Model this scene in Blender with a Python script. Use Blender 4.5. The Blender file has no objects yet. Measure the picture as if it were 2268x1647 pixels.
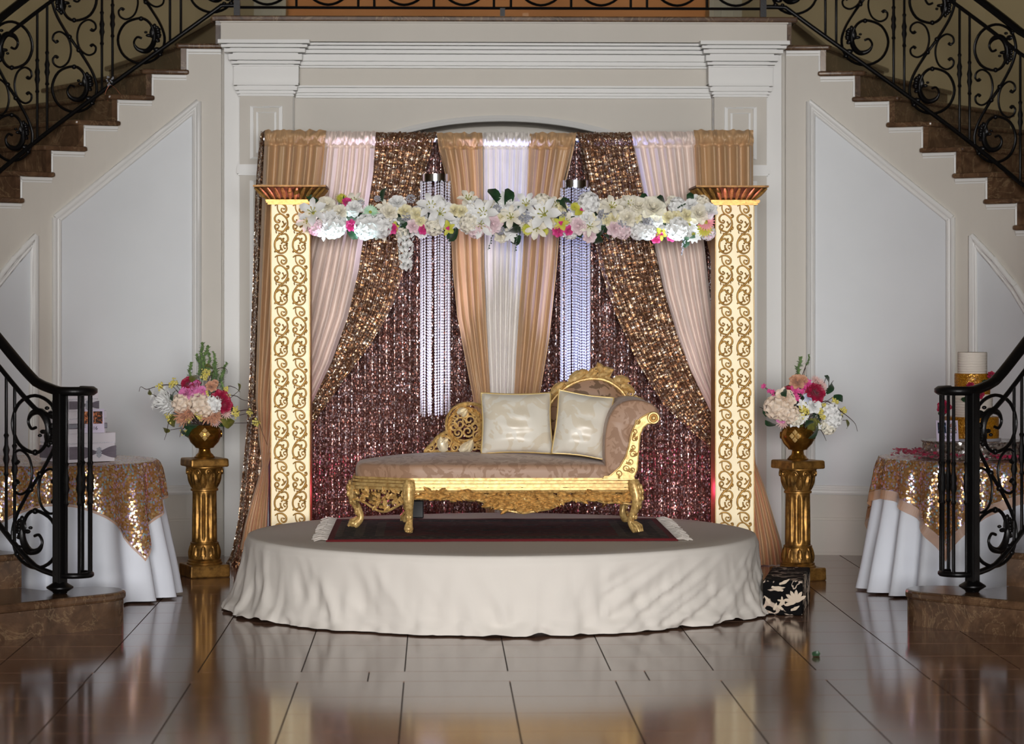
import bpy, bmesh, math, random
from mathutils import Vector, Matrix, Euler
random.seed(7)
PI = math.pi
sc = bpy.context.scene
COL = sc.collection
# ------------------------------------------------------------ camera, world, lights, exposure
FPX = 6000.0                       # focal length in pixels of the 2268 x 1647 frame
CX, CY, CZ = -0.354, -14.6, 1.645
YAW = math.atan(168.0/FPX)
HOR = 665.0                        # row of the horizon
cam_d = bpy.data.cameras.new('camera'); cam = bpy.data.objects.new('camera', cam_d); COL.objects.link(cam)
cam.location = (CX, CY, CZ); cam.rotation_euler = (PI/2, 0, -YAW)
cam_d.sensor_width = 36.0; cam_d.lens = 36.0*FPX/2268.0
cam_d.shift_y = -(823.5-HOR)/2268.0
cam_d.clip_end = 100; cam_d.dof.use_dof = True; cam_d.dof.focus_distance = 14.9; cam_d.dof.aperture_fstop = 3.2
sc.camera = cam
sc.view_settings.view_transform = 'Standard'; sc.view_settings.look = 'None'
sc.view_settings.exposure = 0.0; sc.view_settings.gamma = 1.0; sc.view_settings.use_curve_mapping = False
w = bpy.data.worlds.new('world'); sc.world = w; w.use_nodes = True
w.node_tree.nodes['Background'].inputs[0].default_value = (0.62, 0.66, 0.74, 1)
w.node_tree.nodes['Background'].inputs[1].default_value = 0.12
def aim(o, d):
    o.rotation_euler = Vector(d).to_track_quat('-Z', 'Y').to_euler()
def area(name, loc, d, sx, sy, power, color):
    l = bpy.data.lights.new(name, 'AREA'); l.shape = 'RECTANGLE'; l.size = sx; l.size_y = sy; l.energy = power; l.color = color
    o = bpy.data.objects.new(name, l); COL.objects.link(o); o.location = loc; aim(o, d); return o
def spot(name, loc, d, power, color, ang=50, blend=.6, r=.04):
    l = bpy.data.lights.new(name, 'SPOT'); l.energy = power; l.color = color; l.spot_size = math.radians(ang); l.spot_blend = blend; l.shadow_soft_size = r
    o = bpy.data.objects.new(name, l); COL.objects.link(o); o.location = loc; aim(o, d); return o
def point(name, loc, power, color, r=.05):
    l = bpy.data.lights.new(name, 'POINT'); l.energy = power; l.color = color; l.shadow_soft_size = r
    o = bpy.data.objects.new(name, l); COL.objects.link(o); o.location = loc; return o
# daylight of the tall entrance windows far behind the camera
wl = area('window_daylight', (-0.6, -19.5, 2.4), (0.03, 1, -0.085), 6.0, 3.0, 150, (1.0, 0.985, 0.97)); wl.data.spread = math.radians(44)
# a second, small bright lamp, added for the crisp glints on sequins and gilding
area('glint_light', (2.8, -18.5, 2.0), (-0.10, 1, -0.03), 1.0, 2.2, 300, (0.98, 0.99, 1.0))
# warm bulbs of the hall chandelier above and behind the camera
for k in range(6): point('chandelier_bulb', (-.2+.45*math.cos(k*1.047), -15.0+.45*math.sin(k*1.047), 4.3+.06*(k % 2)), 14, (1.0, .72, .42), .05)
# stage uplighting
spot('uplight_white', (-0.96, 1.12, 0.42), (0.08, 0.28, 1.80), 420, (0.62, 0.93, 1.0), 14, .8, .03)
spot('uplight_white', (1.02, 1.12, 0.42), (0.02, 0.28, 1.80), 300, (0.78, 0.92, 1.0), 14, .8, .03)
point('uplight_magenta', (-0.92, 1.80, 0.50), 1.8, (1.0, 0.08, 0.30), .03)
point('uplight_magenta', (1.16, 1.80, 0.50), 1.8, (1.0, 0.08, 0.30), .03)
spot('uplight_violet', (-0.39, 1.62, 0.45), (-0.02, 0.22, 1), 250, (0.78, 0.72, 1.0), 42, .8, .03)
spot('uplight_blue', (0.50, 1.62, 0.45), (-0.02, 0.22, 1), 250, (0.36, 0.44, 1.0), 38, .8, .03)
spot('uplight_pink', (-0.70, 0.9, 0.45), (-0.50, 0.47, 1.85), 130, (1.0, 0.40, 0.80), 11, .8, .03)
spot('uplight_pink', (0.95, 0.9, 0.45), (0.44, 0.47, 1.85), 100, (1.0, 0.40, 0.80), 11, .8, .03)
point('hall_lamp', (0.1, 4.35, 5.2), 9, (1.0, 0.74, 0.42), .15)

# ------------------------------------------------------------ helpers
SA, CA = math.sin(YAW), math.cos(YAW)
def U(px, py, Y):
    """world point on the plane y = Y seen at photo pixel (px, py)"""
    u = (px-1134.0)/FPX; v = (HOR-py)/FPX
    dx = SA + CA*u; dy = CA - SA*u
    t = (Y-CY)/dy
    return Vector((CX+dx*t, Y, CZ+v*t))
def UX(px, Y): return U(px, HOR, Y).x
def UZ(px, py, Y): return U(px, py, Y).z
def proj(p):
    rx, ry, rz = p[0]-CX, p[1]-CY, p[2]-CZ
    d = rx*SA+ry*CA; r = rx*CA-ry*SA
    return (1134+FPX*r/d, HOR-FPX*rz/d)
def lerp(a, b, t): return a+(b-a)*t
def interp(tab, y):
    if y <= tab[0][0]: return tab[0][1]
    for (a, b), (c, d) in zip(tab, tab[1:]):
        if y <= c: return b+(d-b)*(y-a)/(c-a)
    return tab[-1][1]
def smooth_pts(pts, k=5, closed=False):
    P = [Vector(p) for p in pts]; n = len(P); out = []
    for i in range(n if closed else n-1):
        if closed: p0, p1, p2, p3 = P[i-1], P[i], P[(i+1) % n], P[(i+2) % n]
        else: p0, p1, p2, p3 = P[max(i-1, 0)], P[i], P[i+1], P[min(i+2, n-1)]
        for j in range(k):
            t = j/k
            out.append(.5*((2*p1)+(p2-p0)*t+(2*p0-5*p1+4*p2-p3)*t*t+(3*p1-p0-3*p2+p3)*t**3))
    if not closed: out.append(P[-1])
    return out
class MB:
    def __init__(s): s.v = []; s.f = []; s.m = []
    def add(s, vs, fs, m=0):
        b = len(s.v); s.v += [tuple(q) for q in vs]
        for f in fs: s.f.append(tuple(b+i for i in f)); s.m.append(m)
        return s
    def box(s, c, d, rz=0, m=0, taper=1.0):
        cr, sr = math.cos(rz), math.sin(rz); vs = []
        for k in (-.5, .5):
            t = taper if k > 0 else 1
            for i, j in ((-.5, -.5), (.5, -.5), (.5, .5), (-.5, .5)):
                x, y = i*d[0]*t, j*d[1]*t
                vs.append((c[0]+x*cr-y*sr, c[1]+x*sr+y*cr, c[2]+k*d[2]))
        return s.add(vs, [(3, 2, 1, 0), (4, 5, 6, 7), (0, 1, 5, 4), (1, 2, 6, 5), (2, 3, 7, 6), (3, 0, 4, 7)], m)
    def bb(s, x0, x1, y0, y1, z0, z1, m=0):
        return s.box(((x0+x1)/2, (y0+y1)/2, (z0+z1)/2), (abs(x1-x0), abs(y1-y0), abs(z1-z0)), 0, m)
    def tube(s, pts, r, n=6, closed=False, m=0, flat=1.0, up=None):
        P = [Vector(p) for p in pts]; k = len(P)
        if k < 2: return s
        R = r if isinstance(r, (list, tuple)) else [r]*k
        T = []
        for i in range(k):
            if closed: t = P[(i+1) % k]-P[i-1]
            else: t = P[min(i+1, k-1)]-P[max(i-1, 0)]
            T.append(t.normalized() if t.length > 1e-9 else Vector((0, 0, 1)))
        a = Vector(up) if up else (Vector((0, 0, 1)) if abs(T[0].z) < .9 else Vector((1, 0, 0)))
        N = (a-T[0]*a.dot(T[0])).normalized(); vs = []
        for i in range(k):
            if up:
                q = Vector(up)-T[i]*Vector(up).dot(T[i])
                if q.length > 1e-4: N = q.normalized()
            else:
                q = N-T[i]*N.dot(T[i])
                N = q.normalized() if q.length > 1e-6 else N
            B = T[i].cross(N)
            for j in range(n):
                an = 2*PI*j/n+PI/n
                vs.append(P[i]+N*(R[i]*flat*math.cos(an))+B*(R[i]*math.sin(an)))
        fs = []
        for i in range(k if closed else k-1):
            i2 = (i+1) % k
            for j in range(n): fs.append((i*n+j, i*n+(j+1) % n, i2*n+(j+1) % n, i2*n+j))
        if not closed:
            fs.append(tuple(range(n-1, -1, -1))); fs.append(tuple((k-1)*n+j for j in range(n)))
        return s.add(vs, fs, m)
    def lathe(s, prof, n=20, c=(0, 0, 0), m=0, flute=0, fl=0.0, fr=(0, 0)):
        vs = []; k = len(prof)
        for (r, z) in prof:
            for j in range(n):
                a = 2*PI*j/n; q = r
                if flute and fr[0] <= z <= fr[1]: q = r*(1-fl*(.5+.5*math.cos(flute*a))**2)
                vs.append((c[0]+q*math.cos(a), c[1]+q*math.sin(a), c[2]+z))
        fs = [(i*n+j, i*n+(j+1) % n, (i+1)*n+(j+1) % n, (i+1)*n+j) for i in range(k-1) for j in range(n)]
        fs.append(tuple(range(n-1, -1, -1))); fs.append(tuple((k-1)*n+j for j in range(n)))
        return s.add(vs, fs, m)
    def prism(s, poly, y0, y1, m=0):      # outline in (x, z), pushed along y
        n = len(poly)
        vs = [(p[0], y0, p[1]) for p in poly]+[(p[0], y1, p[1]) for p in poly]
        fs = [tuple(range(n)), tuple(range(2*n-1, n-1, -1))]+[(i, i+n, (i+1) % n+n, (i+1) % n) for i in range(n)]
        return s.add(vs, fs, m)
    def slab(s, poly, z0, z1, m=0):       # outline in (x, y)
        n = len(poly)
        vs = [(p[0], p[1], z0) for p in poly]+[(p[0], p[1], z1) for p in poly]
        fs = [tuple(range(n-1, -1, -1)), tuple(range(n, 2*n))]+[(i, (i+1) % n, (i+1) % n+n, i+n) for i in range(n)]
        return s.add(vs, fs, m)
    def grid(s, fn, nu, nv, wrap=False, m=0):
        vs = [fn(i/nu, j/nv) for j in range(nv+1) for i in range(nu if wrap else nu+1)]
        c = nu if wrap else nu+1
        fs = [(j*c+i, j*c+(i+1) % c, (j+1)*c+(i+1) % c, (j+1)*c+i) for j in range(nv) for i in range(nu)]
        return s.add(vs, fs, m)
    def ball(s, c, r, nu=8, nv=5, m=0):
        if not isinstance(r, (tuple, list)): r = (r, r, r)
        vs = [(c[0], c[1], c[2]-r[2])]
        for j in range(1, nv):
            p = PI*j/nv-PI/2
            for i in range(nu):
                a = 2*PI*i/nu
                vs.append((c[0]+r[0]*math.cos(p)*math.cos(a), c[1]+r[1]*math.cos(p)*math.sin(a), c[2]+r[2]*math.sin(p)))
        vs.append((c[0], c[1], c[2]+r[2])); t = len(vs)-1; fs = []
        for i in range(nu): fs.append((0, 1+(i+1) % nu, 1+i)); fs.append((t, t-nu+i, t-nu+(i+1) % nu))
        for j in range(nv-2):
            for i in range(nu): fs.append((1+j*nu+i, 1+j*nu+(i+1) % nu, 1+(j+1)*nu+(i+1) % nu, 1+(j+1)*nu+i))
        return s.add(vs, fs, m)
    def gem(s, c, r, m=0):
        x, y, z = c
        return s.add([(x, y, z+r), (x+r, y, z), (x, y+r, z), (x-r, y, z), (x, y-r, z), (x, y, z-r)],
                     [(0, 1, 2), (0, 2, 3), (0, 3, 4), (0, 4, 1), (5, 2, 1), (5, 3, 2), (5, 4, 3), (5, 1, 4)], m)
    def xform(s, M, start=0):
        for i in range(start, len(s.v)): s.v[i] = tuple(M @ Vector(s.v[i]))
        return s
    def mesh(s, name, mats, smooth=True, ang=40, fix=True, off=None):
        me = bpy.data.meshes.new(name)
        vs = s.v if off is None else [(a-off[0], b-off[1], c-off[2]) for a, b, c in s.v]
        me.from_pydata(vs, [], s.f)
        for mt in (mats if isinstance(mats, (list, tuple)) else [mats]): me.materials.append(mt)
        if any(s.m): me.polygons.foreach_set('material_index', s.m)
        if fix:
            bm = bmesh.new(); bm.from_mesh(me); bmesh.ops.recalc_face_normals(bm, faces=bm.faces); bm.to_mesh(me); bm.free()
        if smooth:
            me.polygons.foreach_set('use_smooth', [True]*len(me.polygons))
            if ang < 180: me.set_sharp_from_angle(angle=math.radians(ang))
        me.update(); return me
    def build(s, name, mats, parent=None, smooth=True, ang=40, fix=True, origin=None, bevel=0):
        off = wloc(parent) if parent else origin
        me = s.mesh(name, mats, smooth, ang, fix, off)
        o = bpy.data.objects.new(name, me); COL.objects.link(o)
        if parent: o.parent = parent
        elif origin is not None: o.location = origin
        if bevel:
            b = o.modifiers.new('edge', 'BEVEL'); b.width = bevel; b.segments = 2; b.limit_method = 'ANGLE'; b.angle_limit = math.radians(40)
        return o
def wloc(o):
    p = Vector((0, 0, 0))
    while o is not None: p += o.location; o = o.parent
    return p
def inst(name, me, parent, loc, rot=(0, 0, 0), scale=1.0):
    o = bpy.data.objects.new(name, me); COL.objects.link(o); o.parent = parent
    o.location = Vector(loc)-(wloc(parent) if parent else Vector()); o.rotation_euler = rot
    o.scale = (scale,)*3 if not isinstance(scale, (tuple, list)) else scale
    return o
def tag(o, label, cat, group=None, kind=None):
    if label: o['label'] = label
    if cat: o['category'] = cat
    if group: o['group'] = group
    if kind: o['kind'] = kind
    return o
def thing(name, label, cat, loc=(0, 0, 0), group=None, kind=None):
    o = bpy.data.objects.new(name, None); COL.objects.link(o); o.location = loc; o.empty_display_size = .1
    return tag(o, label, cat, group, kind)
def struct(o, label=None):
    o['kind'] = 'structure'
    if label: o['label'] = label
    return o

# ------------------------------------------------------------ materials
def L(r, g, b):
    f = lambda c: (c/255/12.92) if c/255 <= .04045 else ((c/255+.055)/1.055)**2.4
    return (f(r), f(g), f(b), 1)
class NT:
    def __init__(s, name):
        s.mat = bpy.data.materials.new(name); s.mat.use_nodes = True; s.t = s.mat.node_tree; s.b = s.t.nodes['Principled BSDF']
        s.co = None
    def n(s, kind, **k):
        q = s.t.nodes.new(kind)
        for a, v in k.items():
            if a.startswith('i_'):
                key = a[2:].replace('_', ' ')
                q.inputs[key].default_value = v
            else: setattr(q, a, v)
        return q
    def l(s, a, b): s.t.links.new(a, b)
    def coord(s, kind='Object', scale=None, rot=None):
        c = s.n('ShaderNodeTexCoord').outputs[kind]
        if scale is not None:
            m = s.n('ShaderNodeMapping'); m.inputs['Scale'].default_value = scale if isinstance(scale, tuple) else (scale,)*3
            if rot: m.inputs['Rotation'].default_value = rot
            s.l(c, m.inputs['Vector']); c = m.outputs['Vector']
        return c
    def ramp(s, fac, stops, mode='LINEAR'):
        r = s.n('ShaderNodeValToRGB'); e = r.color_ramp.elements; r.color_ramp.interpolation = mode
        while len(e) < len(stops): e.new(.5)
        for q, (p, c) in zip(e, stops): q.position = p; q.color = c
        s.l(fac, r.inputs['Fac']); return r.outputs['Color']
    def math(s, op, a, b=None):
        q = s.n('ShaderNodeMath', operation=op)
        for i, x in enumerate((a, b)):
            if x is None: continue
            if isinstance(x, (int, float)): q.inputs[i].default_value = x
            else: s.l(x, q.inputs[i])
        return q.outputs[0]
    def mix(s, fac, a, b):
        q = s.n('ShaderNodeMix', data_type='RGBA')
        for i, x in ((0, fac), (6, a), (7, b)):
            if isinstance(x, (int, float, tuple)): q.inputs[i].default_value = x
            else: s.l(x, q.inputs[i])
        return q.outputs[2]
    def noise(s, scale, detail=3, rough=.5, vec=None, dist=0):
        q = s.n('ShaderNodeTexNoise'); q.inputs['Scale'].default_value = scale; q.inputs['Detail'].default_value = detail
        q.inputs['Roughness'].default_value = rough; q.inputs['Distortion'].default_value = dist
        s.l(vec if vec is not None else s.coord(), q.inputs['Vector']); return q.outputs[0]
    def bump(s, h, strength=.3, dist=.01):
        q = s.n('ShaderNodeBump'); q.inputs['Strength'].default_value = strength; q.inputs['Distance'].default_value = dist
        s.l(h, q.inputs['Height']); s.l(q.outputs[0], s.b.inputs['Normal']); return q
    def set(s, **k):
        for a, v in k.items():
            i = s.b.inputs[a.replace('_', ' ')]
            if isinstance(v, (int, float, tuple)): i.default_value = v
            else: s.l(v, i)
        return s
def plain(name, c, rough=.5, metal=0.0, var=0.0, vs=8, bump=0.0, bs=60, **k):
    q = NT(name); q.set(Base_Color=c, Roughness=rough, Metallic=metal, **k)
    if var:
        n = q.noise(vs, 4); d = tuple(max(0, x*(1-var)) for x in c[:3])+(1,); u = tuple(min(1, x*(1+var)) for x in c[:3])+(1,)
        q.set(Base_Color=q.ramp(n, [(.3, d), (.7, u)]))
    if bump: q.bump(q.noise(bs, 3), bump, .004)
    return q.mat
PAINT = plain('wall_paint', L(212, 206, 196), .55, 0, .02, 3)
PANEL = plain('panel_paint', L(222, 225, 228), .5, 0, .02, 3)
TRIM = plain('trim_paint', L(230, 229, 226), .4)
TAN = plain('tan_plaster', L(158, 142, 104), .7, 0, .04, 2)
AMBER = plain('amber_wall', L(196, 128, 58), .6, 0, .05, 2)
CEIL = plain('ceiling_paint', L(190, 182, 168), .8)
IRON = plain('black_iron', L(22, 21, 22), .38, .6, 0, 8, .15, 90)
def marble(name, dark, mid, light, rough):
    q = NT(name); n = q.noise(5, 8, .65, dist=1.2); v = q.noise(2.4, 6, .6, dist=3.0)
    c = q.ramp(n, [(.25, dark), (.5, mid), (.8, light)])
    a = q.math('ABSOLUTE', q.math('SUBTRACT', v, .5)); vein = q.ramp(a, [(0.0, (1, 1, 1, 1)), (.018, (0, 0, 0, 1))])
    q.set(Base_Color=q.mix(q.math('MULTIPLY', vein, .22), c, L(200, 170, 130)), Roughness=rough, Specular_IOR_Level=.5); return q.mat
MARBLE = marble('brown_marble', L(56, 40, 30), L(92, 68, 50), L(128, 98, 72), .16)
def tile_mat():
    q = NT('floor_stone'); r = q.n('ShaderNodeObjectInfo').outputs['Random']
    vec = q.n('ShaderNodeVectorMath', operation='ADD'); q.l(q.coord('Object', (2.0, 26.0, 1.0)), vec.inputs[0])
    cmb = q.n('ShaderNodeCombineXYZ'); q.l(q.math('MULTIPLY', r, 37.0), cmb.inputs[0]); q.l(q.math('MULTIPLY', r, 91.0), cmb.inputs[1]); q.l(cmb.outputs[0], vec.inputs[1])
    n = q.noise(1.6, 6, .6, vec.outputs[0], .6)
    c = q.ramp(n, [(.25, L(100, 72, 58)), (.55, L(138, 104, 86)), (.85, L(160, 128, 108))])
    q.set(Base_Color=q.mix(q.math('MULTIPLY', r, .30), c, L(112, 86, 70)), Roughness=.11, Specular_IOR_Level=.28); return q.mat
TILE = tile_mat()
GROUT = plain('grout', L(64, 48, 40), .7)
def gold(name, hi, lo, rough=.3, scale=30, bump=.25, metal=.8):
    q = NT(name); n = q.noise(scale, 5, .6)
    q.set(Base_Color=q.ramp(n, [(.3, lo), (.62, hi)]), Metallic=metal, Roughness=rough); q.bump(n, bump, .004); return q.mat
GOLD = gold('gilded_wood', L(214, 168, 92), L(150, 104, 46), .36, 40, .25, .5)
CARVE = gold('carved_gilding', L(240, 204, 134), L(168, 124, 64), .36, 60, .3, .3)
CREST = gold('crest_gilding', L(232, 200, 138), L(184, 142, 80), .45, 50, .25, .25)
GOLDL = gold('pale_gilding', L(228, 194, 128), L(172, 128, 68), .42, 40, .25, .4)
ANTIQ = gold('antique_gold', L(170, 126, 62), L(82, 56, 24), .42, 22, .3, .7)
GOLDD = gold('dark_gilding', L(142, 104, 58), L(80, 54, 28), .45, 22, .3, .6)
URNG = gold('urn_gold', L(170, 122, 50), L(120, 80, 30), .22, 12, .06, .85)
RELIEF = plain('relief_gold', L(176, 134, 66), .4, .55, .25, 40)
FACE = plain('column_cream', L(252, 235, 196), .42, .12, .04, 12)
def sequin(name, cols, cell, tilt, rough=.22, back=L(70, 44, 28), metal=.9):
    q = NT(name); co = q.coord()
    v = q.n('ShaderNodeTexVoronoi'); v.inputs['Scale'].default_value = 1.0/cell; q.l(co, v.inputs['Vector'])
    sub = q.n('ShaderNodeVectorMath', operation='SUBTRACT'); q.l(v.outputs['Color'], sub.inputs[0]); sub.inputs[1].default_value = (.5, .5, .5)
    sca = q.n('ShaderNodeVectorMath', operation='SCALE'); q.l(sub.outputs[0], sca.inputs[0]); sp0 = q.n('ShaderNodeSeparateColor'); q.l(v.outputs['Color'], sp0.inputs[0]); q.l(q.math('MULTIPLY', q.math('ADD', q.math('MULTIPLY', sp0.outputs[2], 1.5), .3), tilt), sca.inputs['Scale'])
    g = q.n('ShaderNodeNewGeometry'); ad = q.n('ShaderNodeVectorMath', operation='ADD'); q.l(g.outputs['Normal'], ad.inputs[0]); q.l(sca.outputs[0], ad.inputs[1])
    nm = q.n('ShaderNodeVectorMath', operation='NORMALIZE'); q.l(ad.outputs[0], nm.inputs[0]); q.l(nm.outputs[0], q.b.inputs['Normal'])
    sp = q.n('ShaderNodeSeparateColor'); q.l(v.outputs['Color'], sp.inputs[0])
    k = len(cols); c = q.ramp(sp.outputs[0], [(i/k, cc) for i, cc in enumerate(cols)], 'CONSTANT')
    d = q.ramp(v.outputs['Distance'], [(.52, (1, 1, 1, 1)), (.6, (0, 0, 0, 1))])
    q.set(Base_Color=q.mix(d, back, c), Metallic=q.math('MULTIPLY', d, metal), Roughness=rough); return q.mat
SEQ = sequin('sequin_bronze', [L(178, 140, 108), L(202, 168, 130), L(142, 108, 82), L(236, 216, 188), L(162, 124, 98), L(250, 244, 236)], .0105, .5, .2, L(96, 64, 46), .8)
SEQD = sequin('sequin_wine', [L(158, 114, 102), L(188, 148, 134), L(128, 88, 80), L(220, 194, 188), L(148, 104, 96), L(244, 236, 246)], .0105, .5, .2, L(76, 48, 42), .8)
SEQT = sequin('sequin_champagne', [L(222, 178, 120), L(196, 146, 86), L(230, 200, 220), L(186, 136, 84), L(190, 222, 236), L(240, 206, 146), L(214, 190, 234), L(206, 158, 98)], .012, .36, .26, L(140, 100, 66), .7)
def satin(name, c, rough=.36, sheen=.3, spec=.5, metal=0.0):
    q = NT(name); n = q.noise(7, 3)
    q.set(Base_Color=q.ramp(n, [(.3, tuple(x*.92 for x in c[:3])+(1,)), (.7, c)]), Roughness=rough, Specular_IOR_Level=spec, Metallic=metal, Sheen_Weight=sheen, Sheen_Roughness=.4)
    q.bump(q.noise(22, 3), .12, .01); return q.mat
SATG = satin('gold_satin', L(204, 166, 124), .38, .2, .5, 0.0)
SATB = satin('blush_satin', L(246, 228, 218), .4)
SATI = satin('ivory_satin', L(238, 232, 226), .42)
CLOTH = NT('stage_linen'); CLOTH.set(Base_Color=L(234, 228, 220), Roughness=.9, Specular_IOR_Level=.1); CLOTH.bump(CLOTH.noise(420, 2), .08, .002); CLOTH = CLOTH.mat
WHITE = plain('white_polyester', L(226, 230, 240), .6, 0, .02, 5)
ORGZ = plain('organza', L(214, 162, 122), .5, 0, .05, 30, Alpha=.55)
# ------------------------------------------------------------ the hall
YW = 2.9                                    # face of the wall under the landing
XA = UX(1117, YW)                           # axis of the double staircase
ZL = UZ(1117, 41, YW)                       # landing level
RISE = 0.1686
gm = MB().bb(-6.2, 6.4, -15.5, 5.2, -.06, -.006)
floor = struct(gm.build('floor', GROUT), 'glossy brown stone tile floor')
T = .4574; G = .006
tm = MB().bb(-(T-G)/2, (T-G)/2, -(T-G)/2, (T-G)/2, -.008, 0).mesh('tile', TILE, smooth=False)
strip = .31
sm_ = MB().bb(-(1.22-G)/2, (1.22-G)/2, -(strip-G)/2, (strip-G)/2, -.008, 0).mesh('border_tile', TILE, smooth=False)
JX, JY = -.4934, -2.58
for r in range(13):
    y = JY+(r+.5)*T
    if y-T/2 > YW+.3: break
    for c in range(-7, 8):
        x = JX+(c+.5)*T
        if abs(x-.1) > (3.35 if y < 1 else 2.9): continue
        if x*x+y*y < .9**2: continue
        inst('tile', tm, floor, (x, y, 0))
for c in range(-2, 3): inst('border_tile', sm_, floor, (UX(818, JY)+.61+c*1.22, JY-strip/2, 0))
for r in range(5):
    y = JY-strip-(r+.5)*T
    for c in range(-5, 6):
        inst('tile', tm, floor, (JX+(c+.5)*T, y, 0))
rest = MB().bb(-6.2, 6.4, -15.5, JY-strip-5*T, -.006, -.001)
rest.build('far_paving', TILE, floor)['kind'] = 'stuff'

# --- centre wall with its elliptical niche, entablature and pilasters
xl, xr = UX(492, YW), UX(1740, YW)
ax, az = UX(1115, YW), UZ(1115, 268, YW)    # crown of the arch
A_, B_ = 1.40, .73; spring = az-B_
m = MB()
N = 48; xs = [lerp(ax-A_, ax+A_, i/N) for i in range(N+1)]
arc = [spring+B_*math.sqrt(max(0, 1-((x-ax)/A_)**2)) for x in xs]
ND = .55
for (x0, x1, z0, z1) in zip(xs, xs[1:], arc, arc[1:]):
    m.add([(x0, YW+.05, z0), (x1, YW+.05, z1), (x1, YW+.05, ZL), (x0, YW+.05, ZL)], [(0, 1, 2, 3)])
    m.add([(x0, YW+.05, z0), (x1, YW+.05, z1), (x1, YW+ND, z1), (x0, YW+ND, z0)], [(0, 1, 2, 3)])
for x in (ax-A_, ax+A_):
    m.add([(x, YW+.05, 0), (x, YW+ND, 0), (x, YW+ND, spring), (x, YW+.05, spring)], [(0, 1, 2, 3)])
m.add([(ax-A_, YW+ND, 0), (ax+A_, YW+ND, 0), (ax+A_, YW+ND, az+.02), (ax-A_, YW+ND, az+.02)], [(0, 1, 2, 3)])
for a, b in ((xl-.05, ax-A_), (ax+A_, xr+.05)):
    m.add([(a, YW+.05, 0), (b, YW+.05, 0), (b, YW+.05, ZL), (a, YW+.05, ZL)], [(0, 1, 2, 3)])
wall_back = struct(m.build('wall_back', PAINT, ang=30, fix=False), 'cream wall with arched niche under the landing')
t = MB().tube([(x, YW+.035, z+.02) for x, z in zip(xs, arc)], .022, 6)
t.build('arch_moulding', TRIM, wall_back)
zy = lambda py: UZ(1117, py, YW)
m = MB().bb(UX(489, YW-.12), UX(1743, YW-.12), YW-.12, YW+.06, zy(97), zy(50))
m.bb(UX(487, YW-.12), UX(1745, YW-.12), YW-.14, YW+.06, zy(56), zy(50)); m.build('fascia', PAINT, wall_back, smooth=False)
def cornice(name, x0, x1, ylist, yb):
    """stepped moulding: list of (row top, row bottom, projection)"""
    m = MB()
    for (a, b, p) in ylist: m.bb(x0-p*.0, x1+p*.0, yb-p, YW+.06, zy(b), zy(a))
    return m.build(name, TRIM, wall_back, smooth=False)
cx0, cx1 = UX(655, YW), UX(1575, YW)
cornice('architrave', cx0, cx1, [(99, 104, .17), (104, 106, .10), (106, 112, .14), (112, 114, .08), (114, 121, .12), (121, 123, .05), (123, 137, .09), (137, 139, .05), (139, 146, .07), (146, 148, .03), (148, 151, .05)], YW+.05)
cornice('lower_moulding', cx0, cx1, [(191, 195, .09), (195, 197, .04), (197, 206, .07), (206, 208, .03), (208, 212, .05), (212, 213.5, .02), (213.5, 217, .035)], YW+.05)
for side, (c0, c1, s0, s1) in enumerate(((487, 688, 531.6, 649), (1546, 1742, 1581, 1697))):
    px = lambda q: UX(q, YW-.06)
    mid = (s0+s1)/2; hw = (s1-s0)/2
    pil = MB()
    pil.bb(px(mid-hw), px(mid+hw), YW-.08, YW+.06, 0, zy(190))
    # wider backing strip beside the shaft
    o = pil.build('pilaster', PAINT, wall_back, smooth=False)
    if side == 0: b = MB().bb(px(496), px(650), YW-.03, YW+.06, 0, zy(97))
    else: b = MB().bb(px(1580), px(1732), YW-.03, YW+.06, 0, zy(97))
    b.build('pilaster_backing', TRIM, wall_back, smooth=False)
    cap = MB()
    for k, (a, b_, e, gap) in enumerate([(96, 104, 1.0, 0), (104, 106, .93, 1), (106, 112, .93, 0), (112, 114, .86, 1), (114, 122, .86, 0), (122, 125, .80, 1), (125, 138, .76, 0), (138, 140, .70, 1), (140, 146, .70, 0), (146, 148, .66, 1), (148, 151, .66, 0)]):
        h = lerp(hw+14, (c1-c0)/2, (e-.66)/.34); mm = lerp(mid, (c0+c1)/2, (e-.66)/.34); g_ = .035 if gap else 0
        cap.bb(px(mm-h)+g_, px(mm+h)-g_, YW-.11-.12*(e-.66)/.34+g_, YW+.05, zy(b_), zy(a))
    cap.bb(px(mid-hw-13), px(mid+hw+13), YW-.095, YW+.05, zy(190), zy(151))
    for a, b_, e in ((187, 193, 13), (193, 195, 5), (195, 204, 10), (204, 206, 2), (206, 211, 6), (211, 212.5, 0), (212.5, 216, 3)):
        cap.bb(px(mid-hw-e), px(mid+hw+e), YW-.085-e*.004, YW+.05, zy(b_), zy(a))
    cap.bb(px(mid-hw-6), px(mid+hw+6), YW-.10, YW+.05, zy(386), zy(371)); cap.bb(px(mid-hw-3), px(mid+hw+3), YW-.092, YW+.05, zy(390), zy(366))
    cap.bb(px(mid-hw-8), px(mid+hw+8), YW-.11, YW+.05, 0, .22); cap.bb(px(mid-hw-4), px(mid+hw+4), YW-.095, YW+.05, .22, .27)
    cap.build('pilaster_capital', TRIM, wall_back, smooth=False)
    for (ya, yb_) in ((240, 352), (402, 1060)):
        fr = MB()
        for e, t_ in ((0, .030), (.035, .018)):
            x0, x1, z0, z1 = px(mid-32)+e, px(mid+32)-e, zy(yb_)+e, zy(ya)-e
            fr.tube([(x0, YW-.083, z0), (x1, YW-.083, z0), (x1, YW-.083, z1), (x0, YW-.083, z1)], t_*.6, 4, True)
        fr.build('panel_moulding', TRIM, wall_back, smooth=False)

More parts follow.
